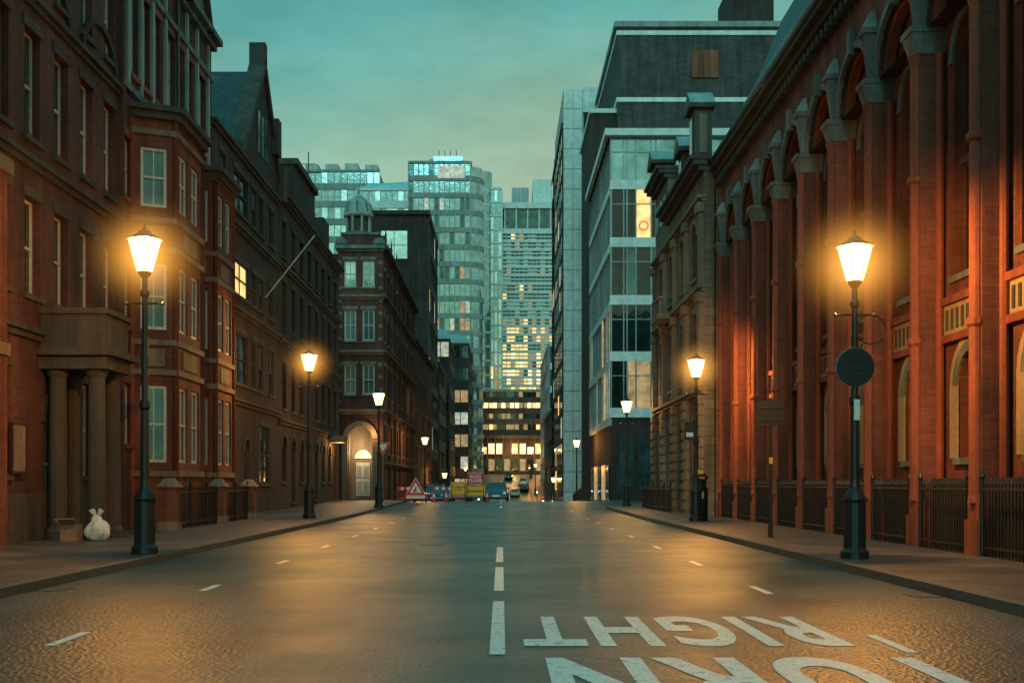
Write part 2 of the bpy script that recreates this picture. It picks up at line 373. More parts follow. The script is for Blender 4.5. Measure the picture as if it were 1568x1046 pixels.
# ------------------------------------------------------------------ RIGHT: arcaded brick building
b=B('arcaded_brick_building',(9.0,20,0))
bay=2.95; y0=20.3-5*bay; Y1=44.2
F=FR((9.0,y0,0),'R'); W=Y1-y0; ops=[]; nb=int(W/bay)
for i in range(nb):
    uc=(i+.5)*bay
    ops.append((uc-.62,uc+.62,1.9,3.95,'arch','glass_dark'))
    ops.append((uc-.85,uc+.85,5.5,10.6,'arch','glass_dark'))
facade(b,F,W,0,13.2,ops,'brick_orange','stone_grey','wood_dark',dep=.3)
for i in range(nb):
    uc=(i+.5)*bay
    b.fbox(('mullions','stone_dark'),F,uc-.07,uc+.07,5.5,9.7,-.27,-.08); b.fbox(('mullions','stone_dark'),F,uc-.85,uc+.85,7.7,7.85,-.27,-.1)
    b.ring(('tracery','stone_dark'),F,uc,9.8,.28,.36,-.27,-.1,12,0,2*math.pi)
    b.fbox(('frieze_band','frieze'),F,uc-1.2,uc+1.2,4.35,4.95,-.03,.07)
    for k in range(9): b.fbox(('frieze_relief','stone_dark'),F,uc-1.05+k*.25,uc-.95+k*.25,4.45,4.85,.05,.095)
    b.fbox(('string_course','terracotta'),F,uc-1.25,uc+1.25,4.95,5.1,-.03,.16); b.fbox(('string_course','terracotta'),F,uc-1.25,uc+1.25,4.2,4.35,-.03,.14)
    b.fbox(('surround','frieze'),F,uc-.98,uc-.62,1.9,3.33,-.02,.04); b.fbox(('surround','frieze'),F,uc+.62,uc+.98,1.9,3.33,-.02,.04)
    b.ring(('surround','frieze'),F,uc,3.33,.83,.98,-.02,.04,12)
G=FR((8.6,y0,0),'R'); ri=1.26
vo=[((i+.5)*bay-ri,(i+.5)*bay+ri,10.6,10.65+ri+.02,'arch void','') for i in range(nb)]
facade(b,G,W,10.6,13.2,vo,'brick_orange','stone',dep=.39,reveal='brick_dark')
for i in range(nb):
    uc=(i+.5)*bay
    b.ring(('archivolt','stone_grey'),G,uc,10.65,ri+.005,ri+.17,-.02,.09,16)
    b.ring(('archivolt_outer','terracotta'),G,uc,10.65,ri+.18,ri+.25,-.02,.05,16)
    b.ring(('archivolt_inner','terracotta'),G,uc,10.65,ri-.14,ri-.01,-.34,-.12,16)
    b.fbox(('keystone','stone_grey'),G,uc-.09,uc+.09,11.8,12.4,-.02,.18)
for i in range(nb+1):
    yc=y0+i*bay
    b.box(('piers','brick_orange'),8.5,9.02,yc-.17,yc+.17,.1,10.1)
    b.box(('pier_bases','terracotta'),8.36,9.03,yc-.27,yc+.27,.1,.75); b.box(('pier_bases','terracotta'),8.41,9.03,yc-.23,yc+.23,.75,1.05)
    b.lathe(('shafts','terracotta'),8.47,yc,[(.15,1.05),(.13,1.2),(.12,9.9),(.17,10.1)],12)
    for s in (-1,1): b.lathe(('shafts','terracotta'),8.86,yc+s*.24,[(.085,1.05),(.08,9.9),(.11,10.1)],8)
    for z in (4.2,7.5): b.lathe(('pier_rings','terracotta'),8.47,yc,[(.15,z),(.18,z+.04),(.18,z+.12),(.15,z+.16)],12)
    b.hexa(('capitals','stone_grey'),[(8.4,yc-.2,10.1),(9.0,yc-.2,10.1),(9.0,yc+.2,10.1),(8.4,yc+.2,10.1),(8.28,yc-.28,10.5),(9.0,yc-.28,10.5),(9.0,yc+.28,10.5),(8.28,yc+.28,10.5)])
    b.box(('capitals','stone_grey'),8.25,9.01,yc-.3,yc+.3,10.503,10.62)
    b.hexa(('brackets','stone_grey'),[(8.46,yc-.09,10.62),(8.65,yc-.09,10.62),(8.65,yc+.09,10.62),(8.46,yc+.09,10.62),(8.32,yc-.14,11.7),(8.65,yc-.14,11.7),(8.65,yc+.14,11.7),(8.32,yc+.14,11.7)])
    b.box(('brackets','stone_grey'),8.26,8.65,yc-.19,yc+.19,11.7,11.83)
    b.hexa(('brackets','lead'),[(8.28,yc-.17,11.83),(8.65,yc-.17,11.83),(8.65,yc+.17,11.83),(8.28,yc+.17,11.83),(8.5,yc-.03,12.25),(8.65,yc-.03,12.25),(8.65,yc+.03,12.25),(8.5,yc+.03,12.25)])
cornice(b,G,0,W,13.2,'stone_dark',((0,.15,.12),(.15,.35,.3),(.35,.5,.5)))
yk=y0
while yk<Y1: b.box(('dentils','stone_dark'),8.3,8.6,yk,yk+.18,12.98,13.19); yk+=.42
def rq(pm,x0,z0,x1,z1): b.quad(pm,[(x0,y0,z0),(x0,Y1,z0),(x1,Y1,z1),(x1,y0,z1)])
rq(('roof','slate'),8.3,13.7,8.85,14.35); rq(('rooflight','glass_pale'),8.85,14.36,9.5,15.95); rq(('roof','slate'),9.45,15.9,10.9,19.4)
b.quad(('roof','slate'),[(10.9,y0,19.4),(10.9,Y1,19.4),(22,Y1,19.4),(22,y0,19.4)])
yk=y0
while yk<Y1: b.hexa(('roof_ribs','iron'),[(8.80,yk,14.3),(8.9,yk,14.3),(8.9,yk+.07,14.3),(8.80,yk+.07,14.3),(9.42,yk,16.0),(9.55,yk,16.0),(9.55,yk+.07,16.0),(9.42,yk+.07,16.0)]); yk+=.75
b.tube(('gutter','iron'),(8.08,y0,13.78),(8.08,Y1,13.78),.09); b.tube(('gutter','lead'),(9.45,y0,16.05),(9.45,Y1,16.05),.09)
b.box(('core','brick_dark'),9.35,22,y0,Y1,0,14.3); b.hexa(('core','slate'),[(9.4,y0+.01,14.3),(22,y0+.01,14.3),(22,Y1-.01,14.3),(9.4,Y1-.01,14.3),(11.05,y0+.01,19.35),(22,y0+.01,19.35),(22,Y1-.01,19.35),(11.05,Y1-.01,19.35)])
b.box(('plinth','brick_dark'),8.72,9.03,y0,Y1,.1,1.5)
for i in (2,6,10):
    yc=y0+i*bay+.36; b.tube(('downpipe','iron'),(8.93,yc,.3),(8.93,yc,13),.055)
b.finish()
def railing(xx,ya,yb,h=1.35,sp=.16,z=None):
    r=B('iron_railing',(xx,ya,0)); z=(gz((ya+yb)/2)+.12) if z is None else z
    yy=ya
    while yy<=yb:
        r.box(('bars','iron'),xx-.011,xx+.011,yy-.011,yy+.011,z,z+h-.04)
        r.lathe(('spikes','iron'),xx,yy,[(.022,z+h-.04),(.004,z+h+.08)],5); yy+=sp
    r.box(('rails','iron'),xx-.02,xx+.02,ya,yb,z+.14,z+.18); r.box(('rails','iron'),xx-.022,xx+.022,ya,yb,z+h-.14,z+h-.1)
    yy=ya
    while yy<=yb+.01: r.lathe(('posts','iron'),xx,yy,[(.04,z),(.035,z+h+.05),(.055,z+h+.1),(.01,z+h+.22)],8); yy+=(yb-ya)/max(1,round((yb-ya)/2))
    r.finish()
for i in range(3,nb): railing(8.45,y0+i*bay+.3,y0+(i+1)*bay-.3,1.3,.13)

# ------------------------------------------------------------------ RIGHT: stone corner building
b=B('stone_corner_building',(8,51,0)); F=FR((7.9,44.35,0),'R'); W=14.0; ops=[]
for uc in (2.2,5.4,8.6,11.8):
    ops+= [(uc-.6,uc+.6,1.3,4.0,'arch','glass_dark'),(uc-.55,uc+.55,5.7,8.3,'','glass_dark'),(uc-.55,uc+.55,9.7,12.0,'arch','glass_dark')]
facade(b,F,W,0,13.6,ops,'ashlar','stone','wood_dark',dep=.3)
for v in (4.9,8.9,12.4): cornice(b,F,0,W,v,'stone',((0,.12,.12),(.12,.26,.26)))
cornice(b,F,0,9.6,13.6,'stone_dark',((0,.2,.2),(.2,.4,.45),(.4,.55,.58)))
b.box(('corner_pavilion','ashlar'),7.9,13,54.0,58.35,13.6,15.9)
P2=FR((7.9,54.0,0),'R'); cornice(b,P2,0,4.35,15.9,'stone_dark',((0,.2,.2),(.2,.4,.45),(.4,.55,.58)),back=-5)
for k in range(3): b.box(('pavilion_windows','glass_dark'),7.86,7.92,54.5+k*1.25,55.3+k*1.25,14.0,15.3)
for uc in (.35,3.8,7.0,10.2,13.65):
    b.fbox(('pilasters','stone'),F,uc-.28,uc+.28,.1,4.88,-.02,.2); b.fbox(('pilasters','stone'),F,uc-.25,uc+.25,5.2,8.88,-.02,.22); b.fbox(('pilasters','stone'),F,uc-.25,uc+.25,9.2,12.38,-.02,.18)
    b.fbox(('capitals','stone'),F,uc-.34,uc+.34,8.5,8.87,-.02,.3); b.fbox(('capitals','stone'),F,uc-.34,uc+.34,12.0,12.37,-.02,.27)
    for k in range(11): b.fbox(('rustication','stone'),F,uc-.34,uc+.34,.3+k*.42,.3+k*.42+.3,-.02,.26)
b.fbox(('balcony','stone'),F,7.4,9.8,8.9,9.15,-.02,.8)
for k in range(10): b.fbox(('balusters','stone'),F,7.5+k*.25,7.58+k*.25,9.15,9.8,.62,.72)
b.fbox(('balcony_rail','stone'),F,7.4,9.8,9.8,9.92,.56,.78)
b.box(('core','ashlar'),8.3,24,44.35,58.3,0,13.6)
b.quad(('side_wall','ashlar'),[(7.9,58.36,0),(24,58.36,0),(24,58.36,13.6),(7.9,58.36,13.6)])
def aedicule(y,z,w,h,x=7.45,xb=9.4):
    b.box(('dormer','stone_dark'),x+.15,xb,y-w/2,y+w/2,z,z+h); b.box(('dormer_cap','stone_dark'),x-.05,xb+.1,y-w/2-.2,y+w/2+.2,z+h,z+h+.18)
    v=[(x-.05,y-w/2-.2,z+h+.18),(xb+.1,y-w/2-.2,z+h+.18),(xb+.1,y+w/2+.2,z+h+.18),(x-.05,y+w/2+.2,z+h+.18)]
    r0,r1=(x-.05,y,z+h+.8),(xb+.1,y,z+h+.8)
    b.quad(('dormer_roof','lead'),[v[0],v[1],r1,r0]); b.quad(('dormer_roof','lead'),[v[3],v[2],r1,r0]); b.quad(('pediment','stone'),[v[0],v[3],r0]); b.quad(('pediment','stone'),[v[1],v[2],r1])
    b.box(('dormer_window','glass_dark'),x+.1,x+.16,y-w*.28,y+w*.28,z+.3,z+h-.3)
    b.box(('dormer_panel','stone'),x+.35,xb-.2,y-w/2-.03,y-w/2+.01,z+.25,z+h-.2)
aedicule(56.2,16.46,1.4,.5,7.35,8.4); aedicule(48.2,14.17,1.2,1.1,7.45,8.3); aedicule(45.4,14.17,1.1,2.0,7.45,8.3)
b.hexa(('roof','slate'),[(8.6,44.4,13.6),(24,44.4,13.6),(24,58.2,13.6),(8.6,58.2,13.6),(12,47,17),(24,47,17),(24,55.5,17),(12,55.5,17)])
b.finish()
railing(7.2,48.5,58.0,1.1,.2)

# ------------------------------------------------------------------ RIGHT: glass office at the corner
b=B('glass_office_building',(8,83,0))
F=FR((8.0,83,0),'C')
levels=[6.2,10.3,14.4,18.6,22.8,26.6]
p=lambda u,v,d=0:F[0]+F[1]*u+Vector((0,0,v))+F[2]*d
b.fbox(('base_wall','brick_dark'),F,0,14,-.5,6.2,-.3,-.02)
for (a,c) in ((.6,1.6),(2.0,3.2),(4.2,6.4)): b.fbox(('shop_windows','glass_green'),F,a,c,.8,4.6,-.05,.02)
for k,(a,c) in enumerate(zip(levels,levels[1:])):
    b.fbox(('spandrels','cladding'),F,-.12,14,a,a+.7,-.1,.12)
    us=[0,.9,1.15,1.8,2.9,3.25,4.6,6.5,8,10,12,14]
    for i,(u,w) in enumerate(zip(us,us[1:])):
        m=random.choice(['glass_green','glass_dark','glass_dark'])
        if k==3 and i==3: m='lit_warm'
        if k==4: m='glass_teal'
        if k==0 and i in (2,3): m='lit_soft'
        if k==0 and i==5: m='lit_warm'
        b.quad(('panes',m),[p(u,a+.7),p(w,a+.7),p(w,c),p(u,c)])
        b.fbox(('mullions','metal_grey'),F,u-.05,u+.05,a+.7,c-.003,-.05,.08)
    b.fbox(('transoms','metal_grey'),F,0,14,c-1.1,c-1.02,-.05,.06)
b.fbox(('roof_slab','cladding'),F,-.5,14.5,26.6,27.1,-19,.6)
S=FR((8.0,83.02,0),'R')
curtain(b,S,18.9,5.6,26.6,11,5,['glass_green','glass_teal','glass_dark','glass_pale'],.14,'concrete','cladding',.1,.16,lambda i,j,r:.3 if j<.3 else .06)
b.box(('ground_floor','brick_dark'),8.02,22,83.05,102,-4,5.6)
for k in range(5):
    b.box(('shopfront','lit_soft' if k%2 else 'glass_dark'),7.93,8.05,84+k*3.6,86.8+k*3.6,-1.2,2.8)
b.box(('core','concrete'),8.05,22,83.1,102,5.6,26.6)
b.text('sign_letter','O',(10.35,82.85,20.1),1.0,'tail_red')
b.finish()
# ------------------------------------------------------------------ RIGHT: brick slab behind
b=B('brick_tower_block',(16,104,0))
b.box(('walls','brick_grey'),10.6,26,104,125,-4,43)
for z in (42.3,36.2,28.6): b.box(('bands','cladding'),10.5,26.1,103.86,125.1,z,z+.4)
b.box(('cap','concrete'),10.3,26.3,103.7,125.3,43,43.5)
b.box(('red_panel','terracotta'),17.4,19.8,103.8,104.2,38.4,40.9)
b.box(('plant_room','brick_dark'),21.3,25,104.5,112,43.5,48)
b.box(('return_wall','brick_dark'),8.3,10.6,105,118,-4,35.5); b.box(('return_cap','cladding'),8.1,10.6,104.8,118.1,35.5,35.9)
b.box(('step_wall','brick_red'),9.2,10.6,104.6,105,-4,31.5)
for k in range(7): b.box(('slots','glass_dark'),9.4,10.2,104.53,104.7,7+k*3.4,8.9+k*3.4)
for k in range(14): b.box(('weather_marks','brick_dark'),11+k*1.05,11.6+k*1.05,103.93,104.1,29.2+random.random()*3,29.9+random.random()*3)
for k in range(9): b.box(('upper_windows','glass_dark'),11.4+k*1.6,12.2+k*1.6,103.95,104.1,31.5,33.0)
b.tube(('aerial','iron'),(21.6,105,43.5),(21.6,105,50),.06); b.tube(('aerial','iron'),(21.1,105,46.5),(22.1,105,47),.04)
b.finish()
# ------------------------------------------------------------------ RIGHT: white clad tower
b=B('white_clad_tower',(9,126,0))
b.box(('core','metal_grey'),6.85,12.2,126,146,-5,45)
F=FR((6.85,126,0),'C'); gx=[0,1.05,2.1]
for j in range(22):
    for i in range(2): b.fbox(('panels','cladding'),F,gx[i]+.03,gx[i+1]-.03,-4+j*2.23+.04,-4+(j+1)*2.23-.04,-.02,.08)
b.fbox(('recess','brick_dark'),F,2.25,5.3,-5,42.3,-.02,.3)
b.fbox(('top_panel','cladding'),F,2.15,5.4,42.35,45.1,-.02,.36)
for j in range(9): b.fbox(('side_windows','glass_dark'),F,2.6,4.9,2+j*4.4,4.6+j*4.4,.28,.34)
b.box(('lower_wing','glass_green'),6.75,12,146.1,152,-5,43)
S=FR((6.75,126.5,0),'R'); curtain(b,S,25,0,41,8,14,['glass_dark','glass_green','glass_dark'],.2,'stone_dark','stone_dark',.2,.06,lambda i,j,r:.12)
b.tube(('aerial','iron'),(11.6,128,45),(11.6,128,48.5),.05)
b.finish()
b=B('shop_terrace',(8,165,-4)); S=FR((7.6,152.5,0),'R')
curtain(b,S,45,-4,12,14,4,['glass_dark','glass_green'],.35,'stone_dark','stone_dark',.5,.2,lambda i,j,r:.5 if j<.5 else .3)
b.box(('core','brick_dark'),7.7,24,152.5,197.5,-6,12.4); b.finish()
b=B('office_block',(12,230,0)); S=FR((8.6,205,0),'R')
curtain(b,S,42,-3,26,14,7,['glass_dark','glass_green','glass_teal'],.3,'concrete','concrete',.3,.2,lambda i,j,r:.4)
b.box(('core','concrete'),8.7,34,204.9,247,-6,26); F=FR((8.7,204.8,0),'C'); curtain(b,F,25,-3,26,10,7,['glass_dark','glass_green'],.3,lit=lambda i,j,r:.2); b.finish()

# ------------------------------------------------------------------ LEFT: brick mansion with portico
b=B('brick_mansion',(-10.5,20,0)); ya=3.0; F=FR((-10.5,ya,0),'L'); W=31.2-ya; ops=[]
ys=[30.9-.45-1.66*k for k in range(16)]
for k,yy in enumerate(ys):
    u=yy-ya
    ops+=[(u-.42,u+.42,5.6,7.75,'','glass_dark'),(u-.42,u+.42,9.1,11.5,'','glass_green' if k%3==0 else 'glass_dark'),(u-.4,u+.4,12.7,14.9,'','glass_dark')]
    if yy>28.2 or yy<25: ops.append((u-.42,u+.42,1.6,3.9,'','glass_dark'))
ops.append((26.7-.6-ya,26.7+.6-ya,.3,3.4,'arch','wood_dark'))
facade(b,F,W,0,17.6,ops,'brick_red','stone_dark','paint_white',dep=.24)
for v in (4.6,8.4,12.0): cornice(b,F,0,W,v,'stone_dark',((0,.14,.08),(.14,.26,.17)))
cornice(b,F,0,W,17.6,'stone_dark',((0,.3,.2),(.3,.6,.55),(.6,.8,.7)))
b.fbox(('plinth','stone_dark'),F,0,W,.1,1.2,-.03,.08)
b.box(('core','brick_dark'),-26,-10.85,ya,31.2,0,17.6); b.hexa(('roof','slate'),[(-26,ya,18.4),(-10.6,ya,18.4),(-10.6,31.2,18.4),(-26,31.2,18.4),(-22,ya+3,23),(-14,ya+3,23),(-14,28,23),(-22,28,23)])
for k in range(0,15,2):
    u=ys[k]-ya-.83; b.ring(('relief','brick_dark'),F,u,12.05,1.2,1.36,-.02,.1,10)
for k in (0,5,10): b.fbox(('pilasters','brick_red'),F,ys[k]-ya+.62,(ys[k]-ya+1.02) if k else W,1.2,17.5,-.02,.16)
X0=-8.95; ya_,yb_=25.8,27.5
for (xx,yy) in ((-9.3,26.15),(-10.2,26.15),(-9.3,27.15),(-10.2,27.15)):
    b.lathe(('columns','stone_dark'),xx,yy,[(.27,.12),(.27,.3),(.21,.4),(.185,3.8),(.24,3.9),(.27,4.0)],14)
b.box(('portico_entablature','stone_dark'),-10.5,X0,ya_,yb_,4.0,4.3); b.box(('portico_cornice','stone_dark'),-10.5,X0+.15,ya_-.15,yb_+.15,4.3,4.46)
b.box(('portico_parapet','stone_dark'),-10.48,X0-.06,ya_+.06,yb_-.06,4.46,5.25); b.box(('portico_coping','stone_dark'),-10.49,X0+.03,ya_-.03,yb_+.03,5.25,5.38)
for k in range(3): b.box(('portico_steps','stone_dark'),-10.5,-9.6-k*.3,ya_+.3,yb_-.3,.1+k*.16,.27+k*.16)
for xx in (-10.1,-9.4):
    b.box(('parapet_panels','stone_dark'),xx-.28,xx-.24,ya_+.03,ya_+.05,4.6,5.1); b.box(('parapet_panels','stone_dark'),xx+.24,xx+.28,ya_+.03,ya_+.05,4.6,5.1)
b.box(('end_pier','brick_orange'),-10.6,-10.1,22.4,23.25,.1,7.7); b.box(('end_pier_cap','stone'),-10.62,-10.0,22.3,23.35,7.7,8.0)
b.box(('end_pier_band','stone'),-10.61,-10.05,22.35,23.3,4.0,4.25)
b.box(('notice_board','wood_dark'),-10.44,-10.36,24.1,24.8,1.6,2.7); b.box(('notice','stone'),-10.36,-10.352,24.16,24.74,1.66,2.64)
b.finish()

# ------------------------------------------------------------------ LEFT: bay-fronted house
b=B('bay_fronted_house',(-10.5,36,0)); F=FR((-10.5,31.25,0),'L'); W=9.9; ops=[]
for u in (.75,9.2): ops+=[(u-.35,u+.35,v,v+1.7,'','glass_dark') for v in (2.5,5.8,9.4)]
for u in (1.2,2.3,3.4,4.9,6.0,7.1,8.6): ops.append((u-.36,u+.36,13.0,15.6,'bar','glass_pale' if u in(2.3,3.4,6.0,7.1) else 'glass_teal'))
ops.append((5.15,5.75,.3,2.6,'','wood_dark'))
facade(b,F,W,0,17,ops,'brick_red','terracotta','paint_white',dep=.2)
for u in (.6,1.75,2.85,4.15,5.45,6.55,7.85,9.3): b.fbox(('timber_posts','lead'),F,u-.09,u+.09,12.4,17,-.02,.09)
for v in (12.4,15.85): b.fbox(('timber_rails','stone_grey'),F,0,W,v,v+.18,-.02,.12)
cornice(b,F,0,W,17,'stone_grey',((0,.2,.2),(.2,.4,.4)))
b.box(('core','brick_dark'),-26,-10.85,31.25,41.1,0,17)
b.quad(('side_wall','brick_dark'),[(-10.5,41.16,0),(-26,41.16,0),(-26,41.16,17),(-10.5,41.16,17)])
for yc in (32.8,35.6,38.6):
    b.quad(('gables','stone_grey'),[(-10.3,yc-1.2,17.4),(-10.3,yc+1.2,17.4),(-10.3,yc,19.2)])
    for s in (-1,1):
        b.hexa(('bargeboards','stone_dark'),[(-10.35,yc+s*1.4,17.2),(-10.1,yc+s*1.4,17.2),(-10.1,yc+s*1.25,17.2),(-10.35,yc+s*1.25,17.2),(-10.35,yc,19.6),(-10.1,yc,19.6),(-10.1,yc,19.3),(-10.35,yc,19.3)])
        b.quad(('gable_roof','slate'),[(-10.3,yc+s*1.3,17.3),(-10.3,yc,19.45),(-15,yc,19.45),(-15,yc+s*1.3,17.3)])
b.hexa(('roof','slate'),[(-26,31.3,17.4),(-10.6,31.3,17.4),(-10.6,41.1,17.4),(-26,41.1,17.4),(-22,31.4,21.5),(-15,31.4,21.5),(-15,38,21.5),(-22,38,21.5)])
def bayw(ys_,ye,pr,top,cant=.5):
    pts=[Vector((-10.5,ys_,0)),Vector((-10.5+pr,ys_+cant,0)),Vector((-10.5+pr,ye-cant,0)),Vector((-10.5,ye,0))]
    for a,c in zip(pts,pts[1:]):
        d=(c-a); L=d.length; U=d.normalized(); N=Vector((U.y,-U.x,0)); Fb=(a,U,N)
        w=L/2-.24; ops=[]
        if L<1.6: cs=[L/2]
        else: cs=[L*.28,L*.72]; w=L*.155
        for (v0_,v1_) in ((2.0,4.2),(5.8,7.7),(9.3,11.0)):
            ops+=[(q-w,q+w,v0_,v1_,'bar','glass_green' if random.random()<.7 else 'glass_dark') for q in cs]
        facade(b,Fb,L,0,top,ops,'brick_orange','terracotta','paint_white',dep=.12,cap=False,sill=False,t=.085)
        for v in (1.6,4.5,5.35,8.0,8.85,11.35): b.fbox(('bay_bands','stone'),Fb,-.03,L+.03,v,v+.16,-.05,.08)
        for v in (4.75,8.25): b.fbox(('bay_panels','stone'),Fb,L*.25,L*.75,v,v+.5,-.02,.03)
        b.fbox(('bay_cornice','stone_dark'),Fb,-.08,L+.08,top,top+.2,-.1,.18); b.fbox(('bay_cornice','stone_dark'),Fb,-.14,L+.14,top+.2,top+.36,-.1,.3)
        for e in (0,L): b.tube(('bay_corner_shafts','terracotta'),a+U*e+Vector((0,0,.1)),a+U*e+Vector((0,0,top)),.085)
    b.quad(('bay_roof','lead'),[p_+Vector((0,0,top+.3)) for p_ in pts])
bayw(32.3,36.2,1.1,11.8); bayw(36.9,40.3,1.1,11.4)
b.tube(('downpipe','iron'),(-10.4,36.55,.3),(-10.4,36.55,16.9),.05)
b.finish()
railing(-9.1,31.4,40.8,1.15,.17)
for yy in (31.2,36.6,41.0):
    w=B('brick_gate_pier',(-9.1,yy,.12)); w.box(('shaft','brick_orange'),-9.32,-8.88,yy-.22,yy+.22,.12,1.3); w.box(('plinth','stone'),-9.36,-8.84,yy-.26,yy+.26,.1,.35)
    w.hexa(('cap','stone'),[(-9.4,yy-.3,1.3),(-8.8,yy-.3,1.3),(-8.8,yy+.3,1.3),(-9.4,yy+.3,1.3),(-9.2,yy-.1,1.55),(-9.0,yy-.1,1.55),(-9.0,yy+.1,1.55),(-9.2,yy+.1,1.55)]); w.finish()

# ------------------------------------------------------------------ LEFT: dark gabled house
b=B('gabled_brick_house',(-10.5,47,0)); F=FR((-10.5,41.2,0),'L'); W=12.3; ops=[]
for v,h in ((5.4,2.0),(8.9,1.35),(12.2,1.6)):
    for u in (1.6,7.0,8.4,10.6): ops.append((u-.5,u+.5,v,v+h,'bar','glass_dark'))
    ops.append((3.4,5.9,v,v+h,'bar','lit_warm' if v==8.9 else 'glass_dark'))
ops+=[(1.6,3.6,1.4,3.9,'','glass_dark'),(5.2,6.2,.2,3.2,'arch','wood_dark'),(8.2,10.4,1.4,3.9,'','glass_dark')]
facade(b,F,W,0,14.6,ops,'brick_dark','stone_dark','stone_dark',dep=.1)
for v in (4.5,8.1,11.4,14.4): cornice(b,F,0,W,v,'stone_dark',((0,.14,.1),(.14,.26,.2)))
b.box(('core','brick_dark'),-26,-10.85,41.2,53.5,0,14.6)
yc,hw=49.8,3.9; zt=19.5
for xx in (-10.46,-10.9): b.quad(('gable_wall','brick_dark'),[(xx,yc-hw,14.8),(xx,yc+hw-.2,14.8),(xx,yc,zt)])
for s in (-1,1):
    steps=6
    for k in range(steps):
        f0=k/steps; f1=(k+1)/steps; y1_=yc+s*hw*(1-f0); y2_=yc+s*hw*(1-f1); z0=14.8+(zt-14.8)*f0; z1=14.8+(zt-14.8)*f1
        b.hexa(('coping','stone_dark'),[(-11,y1_,z0),(-10.3,y1_,z0),(-10.3,y2_,z1),(-11,y2_,z1),(-11,y1_,z0+.45),(-10.3,y1_,z0+.45),(-10.3,y2_,z1+.45),(-11,y2_,z1+.45)])
    b.quad(('roof','slate'),[(-10.9,yc+s*hw,14.7),(-10.9,yc,zt-.1),(-20,yc,zt-.1),(-20,yc+s*hw,14.7)])
b.box(('finial','stone_dark'),-11,-10.3,yc-.22,yc+.22,zt+.2,zt+1.1); b.box(('kneeler','stone_dark'),-11.05,-10.15,yc+hw-1.9,yc+hw-1.2,16.4,18.0)
b.box(('kneeler','stone_dark'),-11.05,-10.15,yc+hw-.5,yc+hw+.2,14.6,16.2)
for yy in (48.9,49.7,50.5): b.box(('gable_windows','glass_dark'),-10.5,-10.42,yy-.25,yy+.25,15.6,17.4)
b.tube(('flagpole','paint_white'),(-10.4,50.2,9.6),(-8.2,50.0,12.3),.03)
b.finish()
# ------------------------------------------------------------------ LEFT: dark townhouse
b=B('brick_townhouse',(-10.5,63,0)); F=FR((-10.5,53.55,0),'L'); W=20.0; ops=[]
for v,h in ((5.0,2.2),(8.9,2.2),(12.3,1.7)):
    for k in range(8): u=1.4+k*2.4; ops.append((u-.5,u+.5,v,v+h,'','glass_dark' if random.random()<.9 else 'lit_soft'))
for k in range(8): u=1.4+k*2.4; ops.append((u-.6,u+.6,.5 if k%3==1 else 1.5,3.7,'arch','lit_soft' if k in (6,) else 'glass_dark'))
facade(b,F,W,0,14.8,ops,'brick_dark','stone_dark','stone_dark',dep=.22)
for v in (4.2,8.0,11.6): cornice(b,F,0,W,v,'stone_dark',((0,.14,.1),(.14,.26,.2)))
cornice(b,F,0,W,14.8,'stone_dark')
b.box(('core','brick_dark'),-26,-10.85,53.55,73.5,0,14.8)
b.box(('attic','brick_dark'),-20,-10.6,58.2,64.5,15.2,17.7); b.box(('attic_coping','stone_dark'),-20.1,-10.4,58.1,64.6,17.7,18.0)
b.box(('attic','brick_dark'),-13,-10.7,68.5,70.6,15.2,17.4)
for k in range(3): b.lathe(('chimney_pots','terracotta'),-11.6,68.9+k*.6,[(.14,17.4),(.12,17.9),(.16,18.0)],8)
b.lathe(('aerial','iron'),-11.2,66,[(.05,15.2),(.03,20.6)],6); b.tube(('aerial','iron'),(-11.9,66,19.4),(-10.5,66,19.4),.03); b.tube(('aerial','iron'),(-11.6,66,19.9),(-10.8,66,19.9),.02)
b.box(('door_hood','stone'),-10.5,-9.7,69.2,71.0,3.9,4.3)
b.light('door_light',(-9.9,70.1,3.6),140,(1,.45,.12),.08)
b.quad(('side_wall','brick_dark'),[(-10.5,73.56,0),(-26,73.56,0),(-26,73.56,14.8),(-10.5,73.56,14.8)])
b.finish()

# ------------------------------------------------------------------ LEFT: corner house with cupola
b=B('cupola_corner_house',(-8.4,80.6,0))
F=FR((-11.6,80.6,0),'C'); W=3.19; ops=[]
for v0_,v1_ in ((7.7,9.8),(11.5,13.7),(15.3,17.2)): ops+=[(.45,1.3,v0_,v1_,'bar','glass_pale'),(1.75,2.6,v0_,v1_,'bar','glass_teal')]
ops.append((.75,2.45,.3,5.4,'arch void',''))
facade(b,F,W,-.5,17.8,ops,'brick_red','stone_grey','paint_white',dep=.2,cap=False,t=.1)
for k in range(12): b.fbox(('stone_stripes','stone'),F,.02,.3,7.0+k*.9,7.25+k*.9,-.02,.03); b.fbox(('stone_stripes','stone'),F,2.88,3.17,7.0+k*.9,7.25+k*.9,-.02,.03)
for v in (6.3,10.5,14.4): cornice(b,F,-.05,W+.05,v,'stone',((0,.16,.12),(.16,.34,.3)))
cornice(b,F,-.05,W+.05,17.8,'stone_grey',((0,.16,.15),(.16,.4,.4)))
b.ring(('entry_arch','stone'),F,1.6,4.55,.86,1.25,-.02,.25,14)
b.fbox(('entry_piers','stone'),F,.3,.72,0,4.5,-.02,.28); b.fbox(('entry_piers','stone'),F,2.48,2.9,0,4.5,-.02,.28)
bb=('porch','stone')
b.box(bb,-10.9,-10.85,80.62,82.2,0,5.6); b.box(bb,-9.15,-9.1,80.62,82.2,0,5.6); b.box(bb,-10.9,-9.1,82.2,82.3,0,5.6)
b.box(('porch_door','door_white'),-10.5,-9.5,82.1,82.19,.5,2.9)
for (xa,za) in ((-10.42,.7),(-9.95,.7),(-10.42,1.8),(-9.95,1.8)): b.box(('door_panels','lead'),xa,xa+.36,82.06,82.12,za,za+.85)
